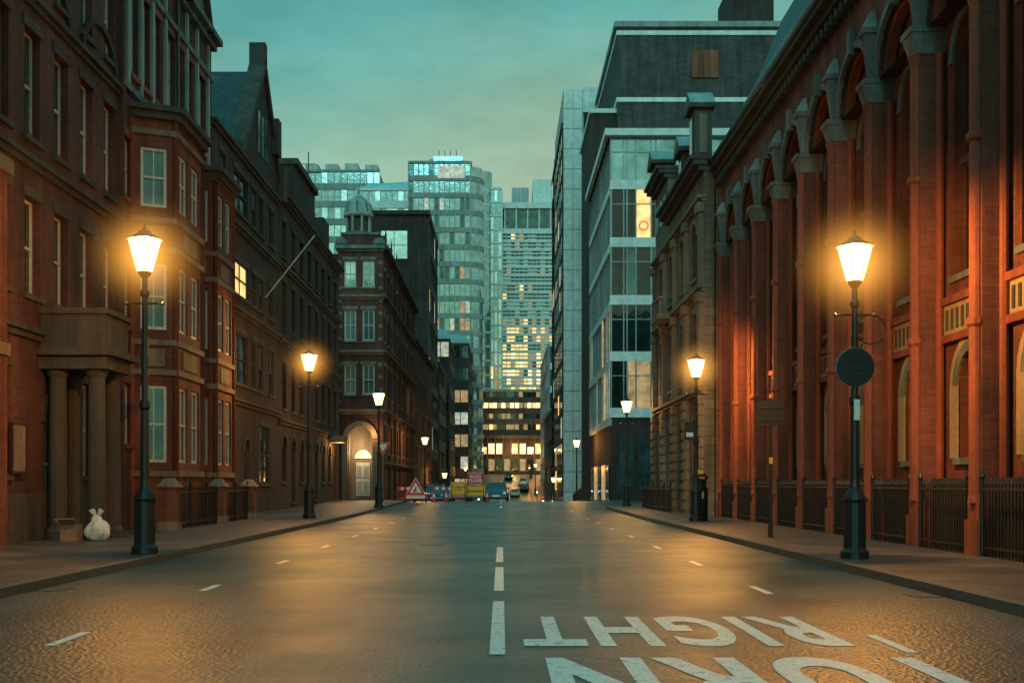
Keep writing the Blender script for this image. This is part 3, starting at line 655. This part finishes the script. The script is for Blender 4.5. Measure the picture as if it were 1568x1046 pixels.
b.ring(('fanlight','lit_bright'),FR((-10.0,82.12,0),'C'),0,3.2,0,.6,0,.04,10)
b.light('porch_light',(-10.0,81.0,3.9),170,(1,.66,.33),.12); b.light('wall_light',(-9.0,79.9,4.9),60,(1,.5,.15),.08)
b.fbox(('gable','brick_red'),F,.35,2.85,18.2,19.0,-.5,0); b.fbox(('gable_cap','stone_grey'),F,.2,3.0,19.0,19.15,-.6,.1)
b.ring(('scrolls','stone_grey'),F,.25,18.35,.0,.45,-.3,.05,8); b.ring(('scrolls','stone_grey'),F,2.95,18.35,.0,.45,-.3,.05,8)
cx,cy=-10.25,81.6
b.lathe(('cupola_drum','stone_grey'),cx,cy,[(1.05,18.2),(1.05,19.2),(.9,19.3)],8,math.pi/8); b.lathe(('cupola_openings','stone_dark'),cx,cy,[(.72,19.3),(.72,20.4)],8,math.pi/8)
b.lathe(('cupola_ring','lead'),cx,cy,[(1.0,20.4),(1.1,20.5),(1.1,20.65)],16)
for k in range(8):
    a=math.pi*k/4; b.lathe(('drum_columns','lead'),cx+.86*math.cos(a+.39),cy+.86*math.sin(a+.39),[(.11,19.3),(.09,19.4),(.09,20.3),(.12,20.4)],8)
b.lathe(('dome','lead'),cx,cy,[(1.0,20.65),(.98,20.95),(.86,21.35),(.6,21.7),(.22,21.9),(.1,22.2),(.02,22.7)],16)
for k in range(8):
    a=math.pi*k/4
    b.tube(('dome_ribs','stone_dark'),(cx+1.0*math.cos(a),cy+1.0*math.sin(a),20.7),(cx+.87*math.cos(a),cy+.87*math.sin(a),21.35),.05); b.tube(('dome_ribs','stone_dark'),(cx+.87*math.cos(a),cy+.87*math.sin(a),21.35),(cx+.3*math.cos(a),cy+.3*math.sin(a),21.88),.04)
S=FR((-8.4,80.63,0),'L'); W2=30; ops=[]
for v,h in ((3.6,2.0),(7.7,2.1),(11.5,2.2),(15.0,1.6)):
    for k in range(12): u=1.3+k*2.45; ops.append((u-.5,u+.5,v,v+h,'' if v!=11.5 else 'arch',random.choice(['glass_dark','glass_teal','glass_dark','lit_soft','lit_warm'] if v<8 else ['glass_dark','glass_dark','glass_green'])))
facade(b,S,W2,-5,17.8,ops,'brick_red','stone_grey','stone_grey',dep=.22)
for v in (2.6,6.3,10.5,14.4): cornice(b,S,0,W2,v,'stone_dark',((0,.16,.12),(.16,.34,.3)))
cornice(b,S,0,W2,17.8,'stone_dark',((0,.16,.15),(.16,.4,.4)))
for k in range(7):
    u=2+k*4.3; b.fbox(('gablets','brick_red'),S,u-.8,u+.8,18.2,19.2,-.5,0)
    q=lambda uu,vv:S[0]+S[1]*uu+Vector((0,0,vv))
    b.quad(('gablets','brick_red'),[q(u-.8,19.2),q(u+.8,19.2),q(u,20.1)])
    if u+2.3<W2: b.fbox(('pilasters','brick_red'),S,u-.15+2.15,u+.15+2.15,-4,17.7,-.02,.15)
b.box(('core','brick_dark'),-24,-8.8,82.35,110.6,-5,17.7); b.box(('core_upper','brick_dark'),-24,-8.8,81.0,82.35,5.7,17.7); b.box(('core_side','brick_dark'),-24,-11.0,81.0,82.35,-5,5.7)
b.quad(('front_wall','brick_dark'),[(-24,80.62,-.5),(-11.55,80.62,-.5),(-11.55,80.62,16),(-24,80.62,16)])
b.finish()
b=B('dark_office_block',(-12,112,0))
b.box(('core','brick_dark'),-17,-9.0,140,158,-5,34.4); F=FR((-17,139.95,0),'C')
b.fbox(('cap','brick_dark'),F,-.2,8.2,34.4,34.9,-18,.3); b.fbox(('window','glass_pale'),F,2.2,5.4,29,32.4,-.02,.08)
b.fbox(('window_bars','metal_grey'),F,3.75,3.85,29,32.4,.0,.12); b.fbox(('window_bars','metal_grey'),F,2.2,5.4,30.6,30.7,.0,.12)
curtain(b,FR((-8.95,140,0),'L'),18,-4,34,7,9,['glass_dark','glass_green'],.3,'stone_dark','stone_dark',.15,.1,lambda i,j,r:.15)
b.finish()
b=B('brick_terrace',(-9,125,-2)); S=FR((-8.5,110.8,0),'L'); ops=[]
for v in (-.5,3.2,6.8,10.2):
    for k in range(11): u=1.5+k*2.5; ops.append((u-.55,u+.55,v,v+1.9,'',random.choice(['glass_dark','glass_dark','lit_warm','lit_soft'])))
facade(b,S,28.9,-6,15,ops,'brick_red','stone','stone_dark',dep=.22); cornice(b,S,0,28.9,15,'stone_dark')
b.box(('core','brick_dark'),-22,-8.9,110.8,139.6,-6,15); b.hexa(('roof','slate'),[(-22,110.8,15),(-8.6,110.8,15),(-8.6,139.7,15),(-22,139.7,15),(-18,111,18),(-12,111,18),(-12,139,18),(-18,139,18)]); b.finish()
for (y_,x_,w_,zt_,nz) in ((160,-19.5,10.6,18,6),(182,-21,12.6,24,7),(212,-27,20.8,27,8)):
    b=B('lit_office_block',(x_,y_,0)); F=FR((x_,y_,0),'C')
    curtain(b,F,w_,-6,zt_,max(6,int(w_/1.4)),nz,['glass_dark','glass_green'],.45,'stone_dark','brick_dark',.15,.15,lambda i,j,r:.75 if r>.5 else .1)
    curtain(b,FR((x_+w_,y_,0),'L'),20,-6,zt_,9,nz,['glass_dark','glass_green'],.4,'stone_dark','stone_dark',.3,.15,lambda i,j,r:.3)
    b.box(('core','brick_dark'),x_+.1,x_+w_-.1,y_+.1,y_+20,-7,zt_)
    b.quad(('lean_roof','lead'),[(x_+w_*.4,y_-.2,zt_+.5),(x_+w_+.3,y_-.2,zt_+.5),(x_+w_-.8,y_+4,zt_+2.6),(x_+w_*.4,y_+4,zt_+2.6)])
    b.finish()

# ------------------------------------------------------------------ distant modern buildings
def tower(name,x0,x1,y,d,z1,nx,nz,panes,sp,lit,z0=0,side='',**k):
    b=B(name,((x0+x1)/2,y,0)); F=FR((x0,y,0),'C'); curtain(b,F,x1-x0,z0,z1,nx,nz,panes,sp,lit=lit,**k)
    b.box(('core','concrete'),x0+.15,x1-.15,y+.15,y+d,z0-5,z1)
    if 'R' in side: curtain(b,FR((x1,y,0),'L'),d,z0,z1,int(nx*.6)+2,nz,panes,sp,lit=lit,**k)
    return b
litlow=lambda i,j,r:(.75 if j<.38 else (.22 if r>.5 else .03))*(1 if r>.3 else .3)
b=tower('glass_tower',-19,-6.4,232,30,66.5,12,19,['glass_teal','glass_green','glass_teal','glass_teal'],.3,litlow,side='R',mull='metal_grey',spm='concrete',mw=.2,prot=.3)
b.lathe(('rounded_corner','glass_teal'),-6.4,235.0,[(2.6,0),(2.6,66)],24)
for k in range(19): b.lathe(('rounded_corner_bands','concrete'),-6.4,235.0,[(2.75,k*3.5),(2.75,k*3.5+1.0)],24)
b.box(('roof_plant','metal_grey'),-15,-10,236,246,67,68.6); b.box(('roof_room','glass_teal'),-14,-8,234,240,66.9,68.6)
for k in range(4): b.tube(('masts','iron'),(-13+k*1.2,237,68.6),(-13+k*1.2,237,70.6),.07)
b.box(('lit_room','lit_cool'),-13,-7.5,231.6,232.2,63.5,66); b.finish()
b=tower('glass_office_wing',-30,-19.05,236,26,62,9,17,['glass_pale','glass_teal','glass_teal'],.42,litlow,mull='metal_grey',spm='cladding',mw=.12,prot=.3)
b.hexa(('sloped_roof','glass_pale'),[(-30,236,62.5),(-19.1,236,62.5),(-19.1,250,62.5),(-30,250,62.5),(-28,240,64.5),(-19.1,240,65),(-19.1,248,65),(-28,248,64.5)]); b.finish()
b=tower('long_glass_office',-52,-28,262,22,73,16,18,['glass_teal','glass_teal','glass_pale'],.35,lambda i,j,r:.02,mull='metal_grey',spm='concrete',mw=.15,prot=.3)
for k in range(5): b.box(('roof_plant','metal_grey'),-50+k*4.6,-47+k*4.6,263,268,73.4,74.6+random.random())
b.finish()
b=tower('curved_glass_tower',-4.6,.1,266,20,70,5,22,['glass_pale','glass_teal'],.12,lambda i,j,r:.6 if j<.4 else .03,mull='cladding',spm='cladding',mw=.35,prot=.4)
b.lathe(('curved_corner','glass_teal'),-4.6,267,[(2.4,0),(2.4,74)],24)
for k in range(22): b.lathe(('corner_bands','cladding'),-4.6,267,[(2.5,3.3*k),(2.5,3.3*k+.5)],24)
b.finish()
b=B('louvred_office_building',(6,268,0)); F=FR((.2,268,0),'C'); nf=21; fh=(60-18)/nf
for j in range(nf):
    z=18+j*fh
    for i in range(12):
        t=j/nf; q=.95 if t<.3 else (.6 if t<.5 else .06)
        m=random.choice(['lit_warm','lit_soft','lit_bright' if t<.3 else 'lit_soft']) if random.random()<q else random.choice(['glass_green','glass_teal','glass_green'])
        b.quad(('panes',m),[(.2+i,268,z),(1.2+i,268,z),(1.2+i,268,z+fh),(.2+i,268,z+fh)])
    b.fbox(('louvres','cladding'),F,0,12,z,z+fh*.34,-.05,.5); b.fbox(('louvres','cladding'),F,0,12,z+fh*.58,z+fh*.74,.25,.5)
for i in range(13): b.fbox(('fins','cladding'),F,i-.05,i+.05,18,60,-.05,.3)
b.box(('crown','cladding'),.0,12.4,267.3,290,60,61.2); b.box(('crown','glass_green'),.6,12,268.2,289,61.2,66); b.box(('crown','cladding'),.2,12.4,267.4,290,66,67.4)
for k in range(5): b.box(('crown_posts','cladding'),.6+k*2.7,.9+k*2.7,267.9,268.2,61.2,66)
b.box(('plant','metal_grey'),2.5,6.5,272,280,67.4,72); b.box(('plant','cladding'),7.5,12.4,272,282,67.4,74)
b.box(('core','concrete'),.35,12.1,268.15,290,-5,60); b.finish()
b=B('street_end_building',(4,263,0)); F=FR((-9,263,0),'C'); W=26
b.fbox(('base','brick_dark'),F,0,W,2,7.4,-.3,-.02); b.fbox(('lobby_wall','brick_dark'),F,0,W,7.4,11.8,-.3,-.02)
for k in range(9):
    if k!=3: b.fbox(('lobby','lit_bright' if k in (1,2,5,6) else 'lit_warm'),F,4.2+k*1.8,5.7+k*1.8,8.2,10.6 if k%3 else 9.8,-.05,.03)
    b.fbox(('lobby_posts','stone_dark'),F,3.75+k*1.8,4.1+k*1.8,2,11.8,-.05,.3)
    b.fbox(('entrance','lit_soft' if k%2 else 'glass_dark'),F,4.2+k*1.8,5.7+k*1.8,4.3,7.0,-.05,.03)
b.fbox(('canopy','stone_dark'),F,3,21,11.8,12.5,-.3,1.2)
zz=[12.5,15.0,17.5,20.0,22.4]
for k,z in enumerate(zz[:-1]):
    b.fbox(('bands','stone_dark'),F,0,W,z,z+1.3,-.3,.3)
    for i in range(26): b.quad(('windows',random.choice([['lit_warm','lit_soft','glass_dark','glass_dark'],['glass_dark','lit_soft','glass_green'],['lit_soft','lit_bright','lit_warm'],['lit_soft','glass_green','glass_dark']][k])),[(-9+i,262.98,z+1.3),(-8+i,262.98,z+1.3),(-8+i,262.98,z+2.5),(-9+i,262.98,z+2.5)])
    for i in range(14): b.fbox(('piers','stone_dark'),F,i*2-.1,i*2+.1,z+1.3,z+2.5,-.3,.2)
b.fbox(('cap','concrete'),F,-.3,W+.3,22.5,23.1,-2,.5); b.box(('core','brick_dark'),-9,17,263.4,265.8,2,22.4)
b.light('forecourt_light',(2.5,259.5,9),1200,(1,.55,.18),.3); b.light('forecourt_light',(9,259.5,9),900,(1,.55,.18),.3)
b.finish()
for (x0,x1,y,z) in ((-70,-31,300,48),(20,60,240,45),(26,60,100,26),(-60,-27,90,16),(-60,-27,20,13),(24,60,10,13)):
    b=tower('distant_block',x0,x1,y,30,z,14,int(z/4),['glass_dark','glass_green'],.5,lambda i,j,r:.1,z0=-5,spm='concrete',mull='concrete'); b.finish()

# ------------------------------------------------------------------ street lamps
def lamp(x,y,H=6.0,power=420,detail=None,halo=0):
    z=gz(y)+.12; b=B('street_lamp',(x,y,z)); I=('post','iron')
    b.lathe(I,x,y,[(.24,z),(.24,z+.12),(.19,z+.18),(.185,z+.95),(.21,z+1.0),(.15,z+1.12),(.10,z+1.2),(.085,z+1.35),(.075,z+2.6),(.10,z+2.66),(.10,z+2.74),(.065,z+2.8),(.05,z+H-1.35),(.085,z+H-1.3),(.085,z+H-1.24),(.05,z+H-1.18),(.05,z+H-1.0),(.11,z+H-.93),(.13,z+H-.88)],12)
    b.tube(('ladder_bar','iron'),(x-.32,y,z+H-1.45),(x+.32,y,z+H-1.45),.018)
    for s in (-1,1): b.lathe(('ladder_bar','iron'),x+s*.33,y,[(.005,z+H-1.49),(.035,z+H-1.45),(.005,z+H-1.41)],6)
    zb,zt=z+H-.86,z+H-.30; n=6
    b.lathe(('lantern_glass','lantern_glass'),x,y,[(.15,zb),(.30,zt)],n)
    for k in range(n):
        a=2*math.pi*k/n; b.tube(('lantern_frame','iron'),(x+.155*math.cos(a),y+.155*math.sin(a),zb),(x+.305*math.cos(a),y+.305*math.sin(a),zt),.007,5)
    b.lathe(('hood','iron'),x,y,[(.325,zt+.003),(.31,zt+.025),(.13,zt+.12),(.11,zt+.16),(.04,zt+.20),(.01,zt+.30)],12)
    b.light('bulb',(x,y,zt-.15),power,(1,.42,.085),.06)
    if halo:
        R=halo; b.lathe(('halo_glow','halo_glow'),x,y,[(max(.01,R*math.sin(math.pi*k/12)),(zb+zt)/2-R*math.cos(math.pi*k/12)) for k in range(13)],20)  # added glow sphere, emits on its own instead of scattering the bulb
    if detail=='round':
        b.tube(('sign_disc','plastic_black'),(x-.02,y-.13,z+3.25),(x-.02,y-.10,z+3.25),.32,28); b.tube(('sign_rim','metal_grey'),(x-.02,y-.10,z+3.25),(x-.02,y-.085,z+3.25),.335,28)
        for dz in (-.12,.12): b.box(('clips','iron'),x-.12,x+.1,y-.15,y+.08,z+3.25+dz-.02,z+3.25+dz+.02)
        b.ring(('scroll_bracket','iron'),(Vector((x,y,0)),Vector((1,0,0)),Vector((0,-1,0))),.28,z+3.9,.24,.262,-.01,.01,16,0,math.pi*1.8)
        b.box(('plate','sign_white'),x-.05,x+.05,y-.13,y-.115,z+2.35,z+2.7)
    if detail=='box':
        b.box(('sign_box','plastic_black'),x-.42,x-.06,y-.12,y+.05,z+2.75,z+3.35); b.box(('sign_face','sign_white'),x-.36,x-.12,y-.13,y-.122,z+2.85,z+3.0)
        b.box(('sticker','sign_yellow'),x+.02,x+.22,y-.21,y-.2,z+1.6,z+1.75)
    b.finish()
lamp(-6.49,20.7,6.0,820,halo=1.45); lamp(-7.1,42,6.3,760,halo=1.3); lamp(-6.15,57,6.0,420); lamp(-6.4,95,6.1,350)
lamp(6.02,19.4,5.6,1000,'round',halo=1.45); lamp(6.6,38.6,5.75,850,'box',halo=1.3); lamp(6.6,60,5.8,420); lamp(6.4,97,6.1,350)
lamp(-6.5,130,6,400); lamp(6.4,140,6,400); lamp(-6.5,205,6,800); lamp(6.4,215,6,800); lamp(-6.5,240,6,800); lamp(6.4,245,6,800)

# ------------------------------------------------------------------ traffic sign pole on the right
b=B('traffic_sign',(6.43,27.2,.12)); x,y,z=6.43,27.2,.12
b.lathe(('pole','iron'),x,y,[(.038,z),(.038,z+3.3)],10); b.lathe(('pole_base','iron'),x,y,[(.06,z),(.05,z+.4)],10)
b.box(('panel','plastic_black'),x-.32,x+.30,y-.06,y-.04,z+2.65,z+3.25); b.box(('panel_channel','iron'),x-.28,x+.26,y-.1,y-.062,z+2.78,z+2.82); b.box(('panel_channel','iron'),x-.28,x+.26,y-.1,y-.062,z+3.06,z+3.1)
b.box(('sticker','sign_yellow'),x-.045,x+.045,y-.046,y-.04,z+1.75,z+1.9); b.finish()
b=B('litter_bin',(6.9,38.9,.12)); x,y,z=6.82,39.2,.12
b.lathe(('body','plastic_black'),x,y,[(.27,z),(.29,z+.05),(.29,z+1.1),(.31,z+1.13)],16); b.lathe(('hood','plastic_black'),x,y,[(.24,z+1.13),(.24,z+1.42),(.31,z+1.42),(.3,z+1.5),(.2,z+1.62),(.05,z+1.68)],16)
b.box(('label','lead'),x-.1,x+.1,y-.305,y-.295,z+.75,z+1.0); b.box(('label','sign_yellow'),x-.12,x+.12,y-.32,y-.30,z+1.44,z+1.5); b.finish()
b=B('rubbish_bag',(-9.0,25.4,.12))
def blob(pm,cx,cy,cz,rx,ry,rz,n=18,m_=12,amp=.16):
    v,f=b.P(*pm); i0=len(v)
    for j in range(m_+1):
        t=math.pi*j/m_
        for k in range(n):
            a=2*math.pi*k/n; w=1+amp*(math.sin(3*a+j*.5)*.5+math.sin(8*a-j*.35)*.35+math.sin(5*a+2)*.3+random.uniform(-.12,.12))
            r=math.sin(t)*w; zz_=-math.cos(t)
            v.append(Vector((cx+rx*r*math.cos(a),cy+ry*r*math.sin(a),max(.13,cz+rz*zz_)))-b.base)
    for j in range(m_):
        for k in range(n): f.append((i0+j*n+k,i0+j*n+(k+1)%n,i0+(j+1)*n+(k+1)%n,i0+(j+1)*n+k))
bx,by=-9.0,25.4
blob(('bag','bag_white'),bx,by,.34,.27,.25,.26,26,16,.16); blob(('bag','bag_white'),bx-.03,by,.56,.12,.11,.14,18,8,.2)
b.hexa(('bag_ears','bag_white'),[(bx-.06,by-.02,.64),(bx-.02,by-.02,.64),(bx-.02,by+.02,.64),(bx-.06,by+.02,.64),(bx-.2,by-.05,.8),(bx-.1,by-.05,.84),(bx-.1,by+.05,.84),(bx-.2,by+.05,.8)])
b.hexa(('bag_ears','bag_white'),[(bx-.02,by-.02,.64),(bx+.02,by-.02,.64),(bx+.02,by+.02,.64),(bx-.02,by+.02,.64),(bx+.02,by-.05,.84),(bx+.12,by-.05,.78),(bx+.12,by+.05,.78),(bx+.02,by+.05,.84)])
b.finish()
b=B('cardboard_box',(-9.75,25.1,.12)); X_=-9.66
b.box(('carton','cardboard'),X_,X_+.36,24.9,25.25,.13,.5)
b.hexa(('flap','cardboard'),[(X_,24.89,.5),(X_+.36,24.89,.5),(X_+.36,24.9,.52),(X_,24.9,.52),(X_-.02,24.72,.62),(X_+.38,24.72,.62),(X_+.38,24.73,.64),(X_-.02,24.73,.64)])
b.hexa(('flap','cardboard'),[(X_,24.9,.5),(X_+.01,24.9,.5),(X_+.01,25.25,.5),(X_,25.25,.5),(X_-.14,24.9,.62),(X_-.13,24.9,.62),(X_-.13,25.25,.62),(X_-.14,25.25,.62)]); b.finish()

# ------------------------------------------------------------------ road works signs
def frame_sign(name,x,y,w,h,z0,mat,txt=None,tcol='sign_white',ts=.25):
    g_=gz(y); b=B(name,(x,y,g_)); z0+=g_
    b.box(('board','%s'%mat),x-w/2,x+w/2,y-.02,y+.02,z0,z0+h); b.box(('border',tcol),x-w/2+.04,x+w/2-.04,y-.024,y-.0205,z0+.04,z0+.065); b.box(('border',tcol),x-w/2+.04,x+w/2-.04,y-.024,y-.0205,z0+h-.065,z0+h-.04)
    for s in (-1,1):
        b.tube(('legs','iron'),(x+s*w*.42,y,z0+h*.9),(x+s*w*.45,y-.25,g_),.022); b.tube(('legs','iron'),(x+s*w*.42,y+.03,z0+h*.9),(x+s*w*.45,y+.35,g_),.022)
    if txt: b.text('lettering',txt,(x,y-.03,z0+h/2),ts,tcol)
    b.finish()
frame_sign('road_closed_sign',-1.75,76.6,1.15,.85,1.1,'sign_red','ROAD\nCLOSED','sign_white',.27)
frame_sign('diversion_sign',-1.75,76.0,1.3,.7,.35,'sign_yellow','Diversion','plastic_black',.26)
frame_sign('diversion_sign',-2.85,75.0,1.0,.85,.45,'sign_yellow','NO THROUGH\nROAD','plastic_black',.15)
def tri(name,x,y,s_,z0,board=True,inv=False):
    g_=gz(y); b=B(name,(x,y,g_)); z=g_+z0; h=s_*.866
    if board: b.box(('board','sign_red'),x-s_*.62,x+s_*.62,y-.01,y+.02,z-.28,z-.02)
    def T(pm,sc,d):
        cz=z+h/3 if not inv else z+2*h/3; q=-1 if inv else 1; k=s_*sc
        b.quad(pm,[(x-k/2,y-d,cz-q*k*.289),(x+k/2,y-d,cz-q*k*.289),(x,y-d,cz+q*k*.577)])
    T(('triangle_back','sign_white'),1.08,.013); T(('triangle_red','sign_red'),1.0,.018); T(('triangle_white','sign_white'),.62,.024)
    if not inv:
        b.box(('symbol','plastic_black'),x-.03,x+.05,y-.034,y-.028,z+h*.2,z+h*.48); b.box(('symbol','plastic_black'),x-.14,x-.04,y-.034,y-.028,z+h*.15,z+h*.28)
        b.box(('plate','sign_white'),x-s_*.5,x+s_*.5,y-.03,y-.015,z-.22,z-.08)
        for s in (-1,1): b.tube(('legs','iron'),(x+s*s_*.5,y+.03,z+.2),(x+s*s_*.55,y+.3,g_),.02); b.tube(('legs','iron'),(x+s*s_*.5,y,z+.2),(x+s*s_*.55,y-.2,g_),.02)
    else: b.lathe(('pole','metal_grey'),x,y+.05,[(.04,g_),(.04,z+h)],8)
    b.finish()
tri('roadworks_sign',-5.4,71.5,1.2,.5); tri('give_way_sign',-7.2,69,.8,3.0,False,True)
def barrier(x0,y,w,mat):
    g_=gz(y); b=B('traffic_barrier',(x0,y,g_))
    b.box(('frame',mat),x0,x0+w,y-.02,y+.02,g_+.75,g_+.98); b.box(('frame',mat),x0,x0+w,y-.02,y+.02,g_+.18,g_+.26)
    for k in range(6): b.box(('stripes','sign_white' if k%2 else 'sign_red'),x0+k*w/6+.01,x0+(k+1)*w/6-.01,y-.03,y-.022,g_+.78,g_+.95)
    for k in range(9): b.box(('uprights',mat),x0+k*w/8-.012,x0+k*w/8+.012,y-.012,y+.012,g_+.27,g_+.74)
    for e in (x0+.1,x0+w-.1): b.box(('feet','rubber'),e-.08,e+.08,y-.3,y+.3,g_,g_+.17)
    b.finish()
barrier(-4.7,77.2,1.3,'sign_blue'); barrier(-6.8,74.5,1.2,'sign_red'); barrier(-3.4,78,1.2,'sign_red')
def cone(x,y):
    g_=gz(y); b=B('traffic_cone',(x,y,g_)); b.box(('base','rubber'),x-.2,x+.2,y-.2,y+.2,g_,g_+.04); b.lathe(('cone','sign_red'),x,y,[(.15,g_+.04),(.1,g_+.3)],12); b.lathe(('sleeve','sign_white'),x,y,[(.1,g_+.3),(.065,g_+.5)],12); b.lathe(('tip','sign_red'),x,y,[(.065,g_+.5),(.03,g_+.72)],12); b.finish()
cone(-1.0,77); cone(-3.7,76); cone(-4.4,74)

# ------------------------------------------------------------------ cars
def car(x,y,col,face=-1,lights=True):
    g_=gz(y); b=B('parked_car',(x,y,g_)); pmB=('body',col)
    secs=[(-2.12,.3,.55,.74),(-1.98,.2,.76,.84),(-1.1,.18,.9,.88),(0,.18,.93,.88),(1.3,.18,.95,.88),(1.95,.2,.9,.84),(2.12,.35,.6,.76)]
    v,f=b.P(*pmB); i0=len(v)
    for (s,zb_,zt_,hw_) in secs:
        yy=y+s*(-face)
        for (dx,dz) in ((-hw_,zb_),(-hw_*1.02,(zb_+zt_)/2),(-hw_*.93,zt_),(hw_*.93,zt_),(hw_*1.02,(zb_+zt_)/2),(hw_,zb_)): v.append(Vector((x+dx,yy,g_+dz))-b.base)
    for j in range(len(secs)-1):
        for k in range(6): f.append((i0+j*6+k,i0+j*6+(k+1)%6,i0+(j+1)*6+(k+1)%6,i0+(j+1)*6+k))
    f.append(tuple(i0+k for k in range(6))); f.append(tuple(i0+(len(secs)-1)*6+k for k in range(6)))
    def gp(s,z_,w): return [(x-w,y+s*(-face),g_+z_),(x+w,y+s*(-face),g_+z_)]
    a=gp(-1.05,.9,.8); c=gp(-.35,1.38,.6); d=gp(.95,1.4,.6); e=gp(1.65,.93,.78)
    G=('glazing','glass_dark'); b.quad(G,[a[0],a[1],c[1],c[0]]); b.quad(G,[d[0],d[1],e[1],e[0]]); b.quad(('roof_panel',col),[c[0],c[1],d[1],d[0]])
    for s in (0,1): b.quad(G,[a[s],c[s],d[s],e[s]])
    for s in (0,1):
        for q,r in ((a[s],c[s]),(c[s],d[s]),(d[s],e[s])): b.tube(('pillars',col),q,r,.035,6)
    for sx in (-1,1):
        for sy in (-1.3,1.3):
            yy=y+sy; b.tube(('wheels','rubber'),(x+sx*.7,yy,g_+.31),(x+sx*.9,yy,g_+.31),.31,18); b.tube(('hubs','metal_grey'),(x+sx*.88,yy,g_+.31),(x+sx*.91,yy,g_+.31),.18,12)
        fy=y+2.08*face; ry=y-2.1*face
        b.tube(('headlights','head_white' if lights else 'glass_pale'),(x+sx*.6,fy-.08*face,g_+.62),(x+sx*.6,fy+.02*face,g_+.62),.1,10)
        b.box(('tail_lights','tail_red' if lights else 'sign_red'),x+sx*.62-.12,x+sx*.62+.12,min(ry,ry+.06*face)-.01,max(ry,ry+.06*face)+.01,g_+.66,g_+.78)
        b.box(('mirrors',col),x+sx*.92-.07,x+sx*.92+.07,y+.55*face-.04,y+.55*face+.06,g_+.9,g_+1.02)
    b.box(('number_plate','sign_white'),x-.26,x+.26,y+2.12*face-.01,y+2.12*face+.012,g_+.38,g_+.49)
    b.finish()
car(-.4,81.6,'car_blue',-1,False); car(-5.0,86,'car_black',-1,False); car(-3.0,83,'car_silver',1,False)
car(-4.6,200,'car_black',-1,True); car(2.5,212,'car_silver',-1,False); car(4.4,222,'car_black',1,False); car(4.4,232,'car_white',1,False); car(-4.8,229,'car_silver',-1,False); car(1.5,243,'car_black',-1,False); car(-2.6,216,'car_blue',-1,True)
def signal(x,y,col):
    g_=gz(y)+.12; b=B('traffic_light',(x,y,g_)); b.lathe(('pole','iron'),x,y,[(.06,g_),(.05,g_+3.4)],8); b.box(('head','plastic_black'),x-.16,x+.16,y-.2,y+.05,g_+2.4,g_+3.35)
    for k in range(3):
        b.tube(('lens_%d'%k,('tail_red','plastic_black',col)[2-k] if k!=1 else 'plastic_black'),(x,y-.2,g_+2.6+k*.28),(x,y-.23,g_+2.6+k*.28),.09,12)
        b.ring(('visor_%d'%k,'plastic_black'),(Vector((x,y-.2,0)),Vector((1,0,0)),Vector((0,-1,0))),0,g_+2.6+k*.28,.1,.115,0,.16,8)
    b.finish()
for x,y,c in ((-6.6,195,'head_white'),(5.9,190,'head_white'),(6.0,165,'head_white'),(-6.6,235,'head_white'),(5.9,240,'head_white'),(-6.6,180,'head_white')): signal(x,y,c)
for k in range(5):
    yy=84+k*2.2; g_=gz(yy)+.12; b=B('bollard',(5.9,yy,g_)); b.lathe(('post','iron'),5.9,yy,[(.1,g_),(.08,g_+.1),(.07,g_+.85),(.09,g_+.9),(.05,g_+1.0),(.01,g_+1.03)],10); b.finish()

# ------------------------------------------------------------------ world
w=bpy.data.worlds.new('World'); SC.world=w; w.use_nodes=True; nt=w.node_tree; bg=nt.nodes['Background']
tc=nn(nt,'ShaderNodeTexCoord').outputs['Generated']; sp=nn(nt,'ShaderNodeSeparateXYZ'); nt.links.new(tc,sp.inputs[0])
n1=noise(nt,mapping(nt,tc,(1.6,1.6,5.5)),1.7,6,.55)
ad=nn(nt,'ShaderNodeMath',operation='MULTIPLY_ADD'); nt.links.new(n1,ad.inputs[0]); ad.inputs[1].default_value=.16; nt.links.new(sp.outputs[2],ad.inputs[2])
ax=nn(nt,'ShaderNodeMath',operation='MULTIPLY_ADD'); nt.links.new(sp.outputs[0],ax.inputs[0]); ax.inputs[1].default_value=-.14; nt.links.new(ad.outputs[0],ax.inputs[2])
col=ramp(nt,ax.outputs[0],[(.0,(.30,.44,.32)),(.31,(.38,.50,.34)),(.38,(.26,.46,.34)),(.45,(.12,.38,.34)),(.54,(.06,.29,.29)),(.68,(.07,.34,.35)),(.95,(.10,.52,.54))])
cl=ramp(nt,noise(nt,mapping(nt,tc,(2.2,2.2,7)),2.6,7,.6),[(.38,.86),(.66,1.12)])
col=mixc(nt,1,col,cl,'MULTIPLY')
sk=nn(nt,'ShaderNodeTexSky',sky_type='NISHITA'); sk.sun_disc=False; sk.sun_elevation=math.radians(3); sk.sun_rotation=math.radians(180)
skc=mixc(nt,1,sk.outputs[0],(.005,.02,.022),'MULTIPLY')
tot=mixc(nt,1,col,skc,'ADD')
nt.links.new(tot,bg.inputs[0]); bg.inputs[1].default_value=1.0
s=bpy.data.lights.new('sun','SUN'); s.energy=.65; s.angle=math.radians(25); s.color=(.42,1,.96); so=bpy.data.objects.new('sun',s); SC.collection.objects.link(so); so.rotation_euler=(math.radians(62),0,math.radians(-4))

# ------------------------------------------------------------------ camera
c=bpy.data.cameras.new('camera'); c.lens=40; c.sensor_width=36; c.shift_x=16/1568; c.shift_y=217/1568; c.clip_start=.1; c.clip_end=3000
co=bpy.data.objects.new('camera',c); SC.collection.objects.link(co); co.location=(0,0,1.4); co.rotation_euler=(math.pi/2,0,0); SC.camera=co
SC.view_settings.view_transform='Standard'
try: SC.view_settings.look='None'
except Exception: pass
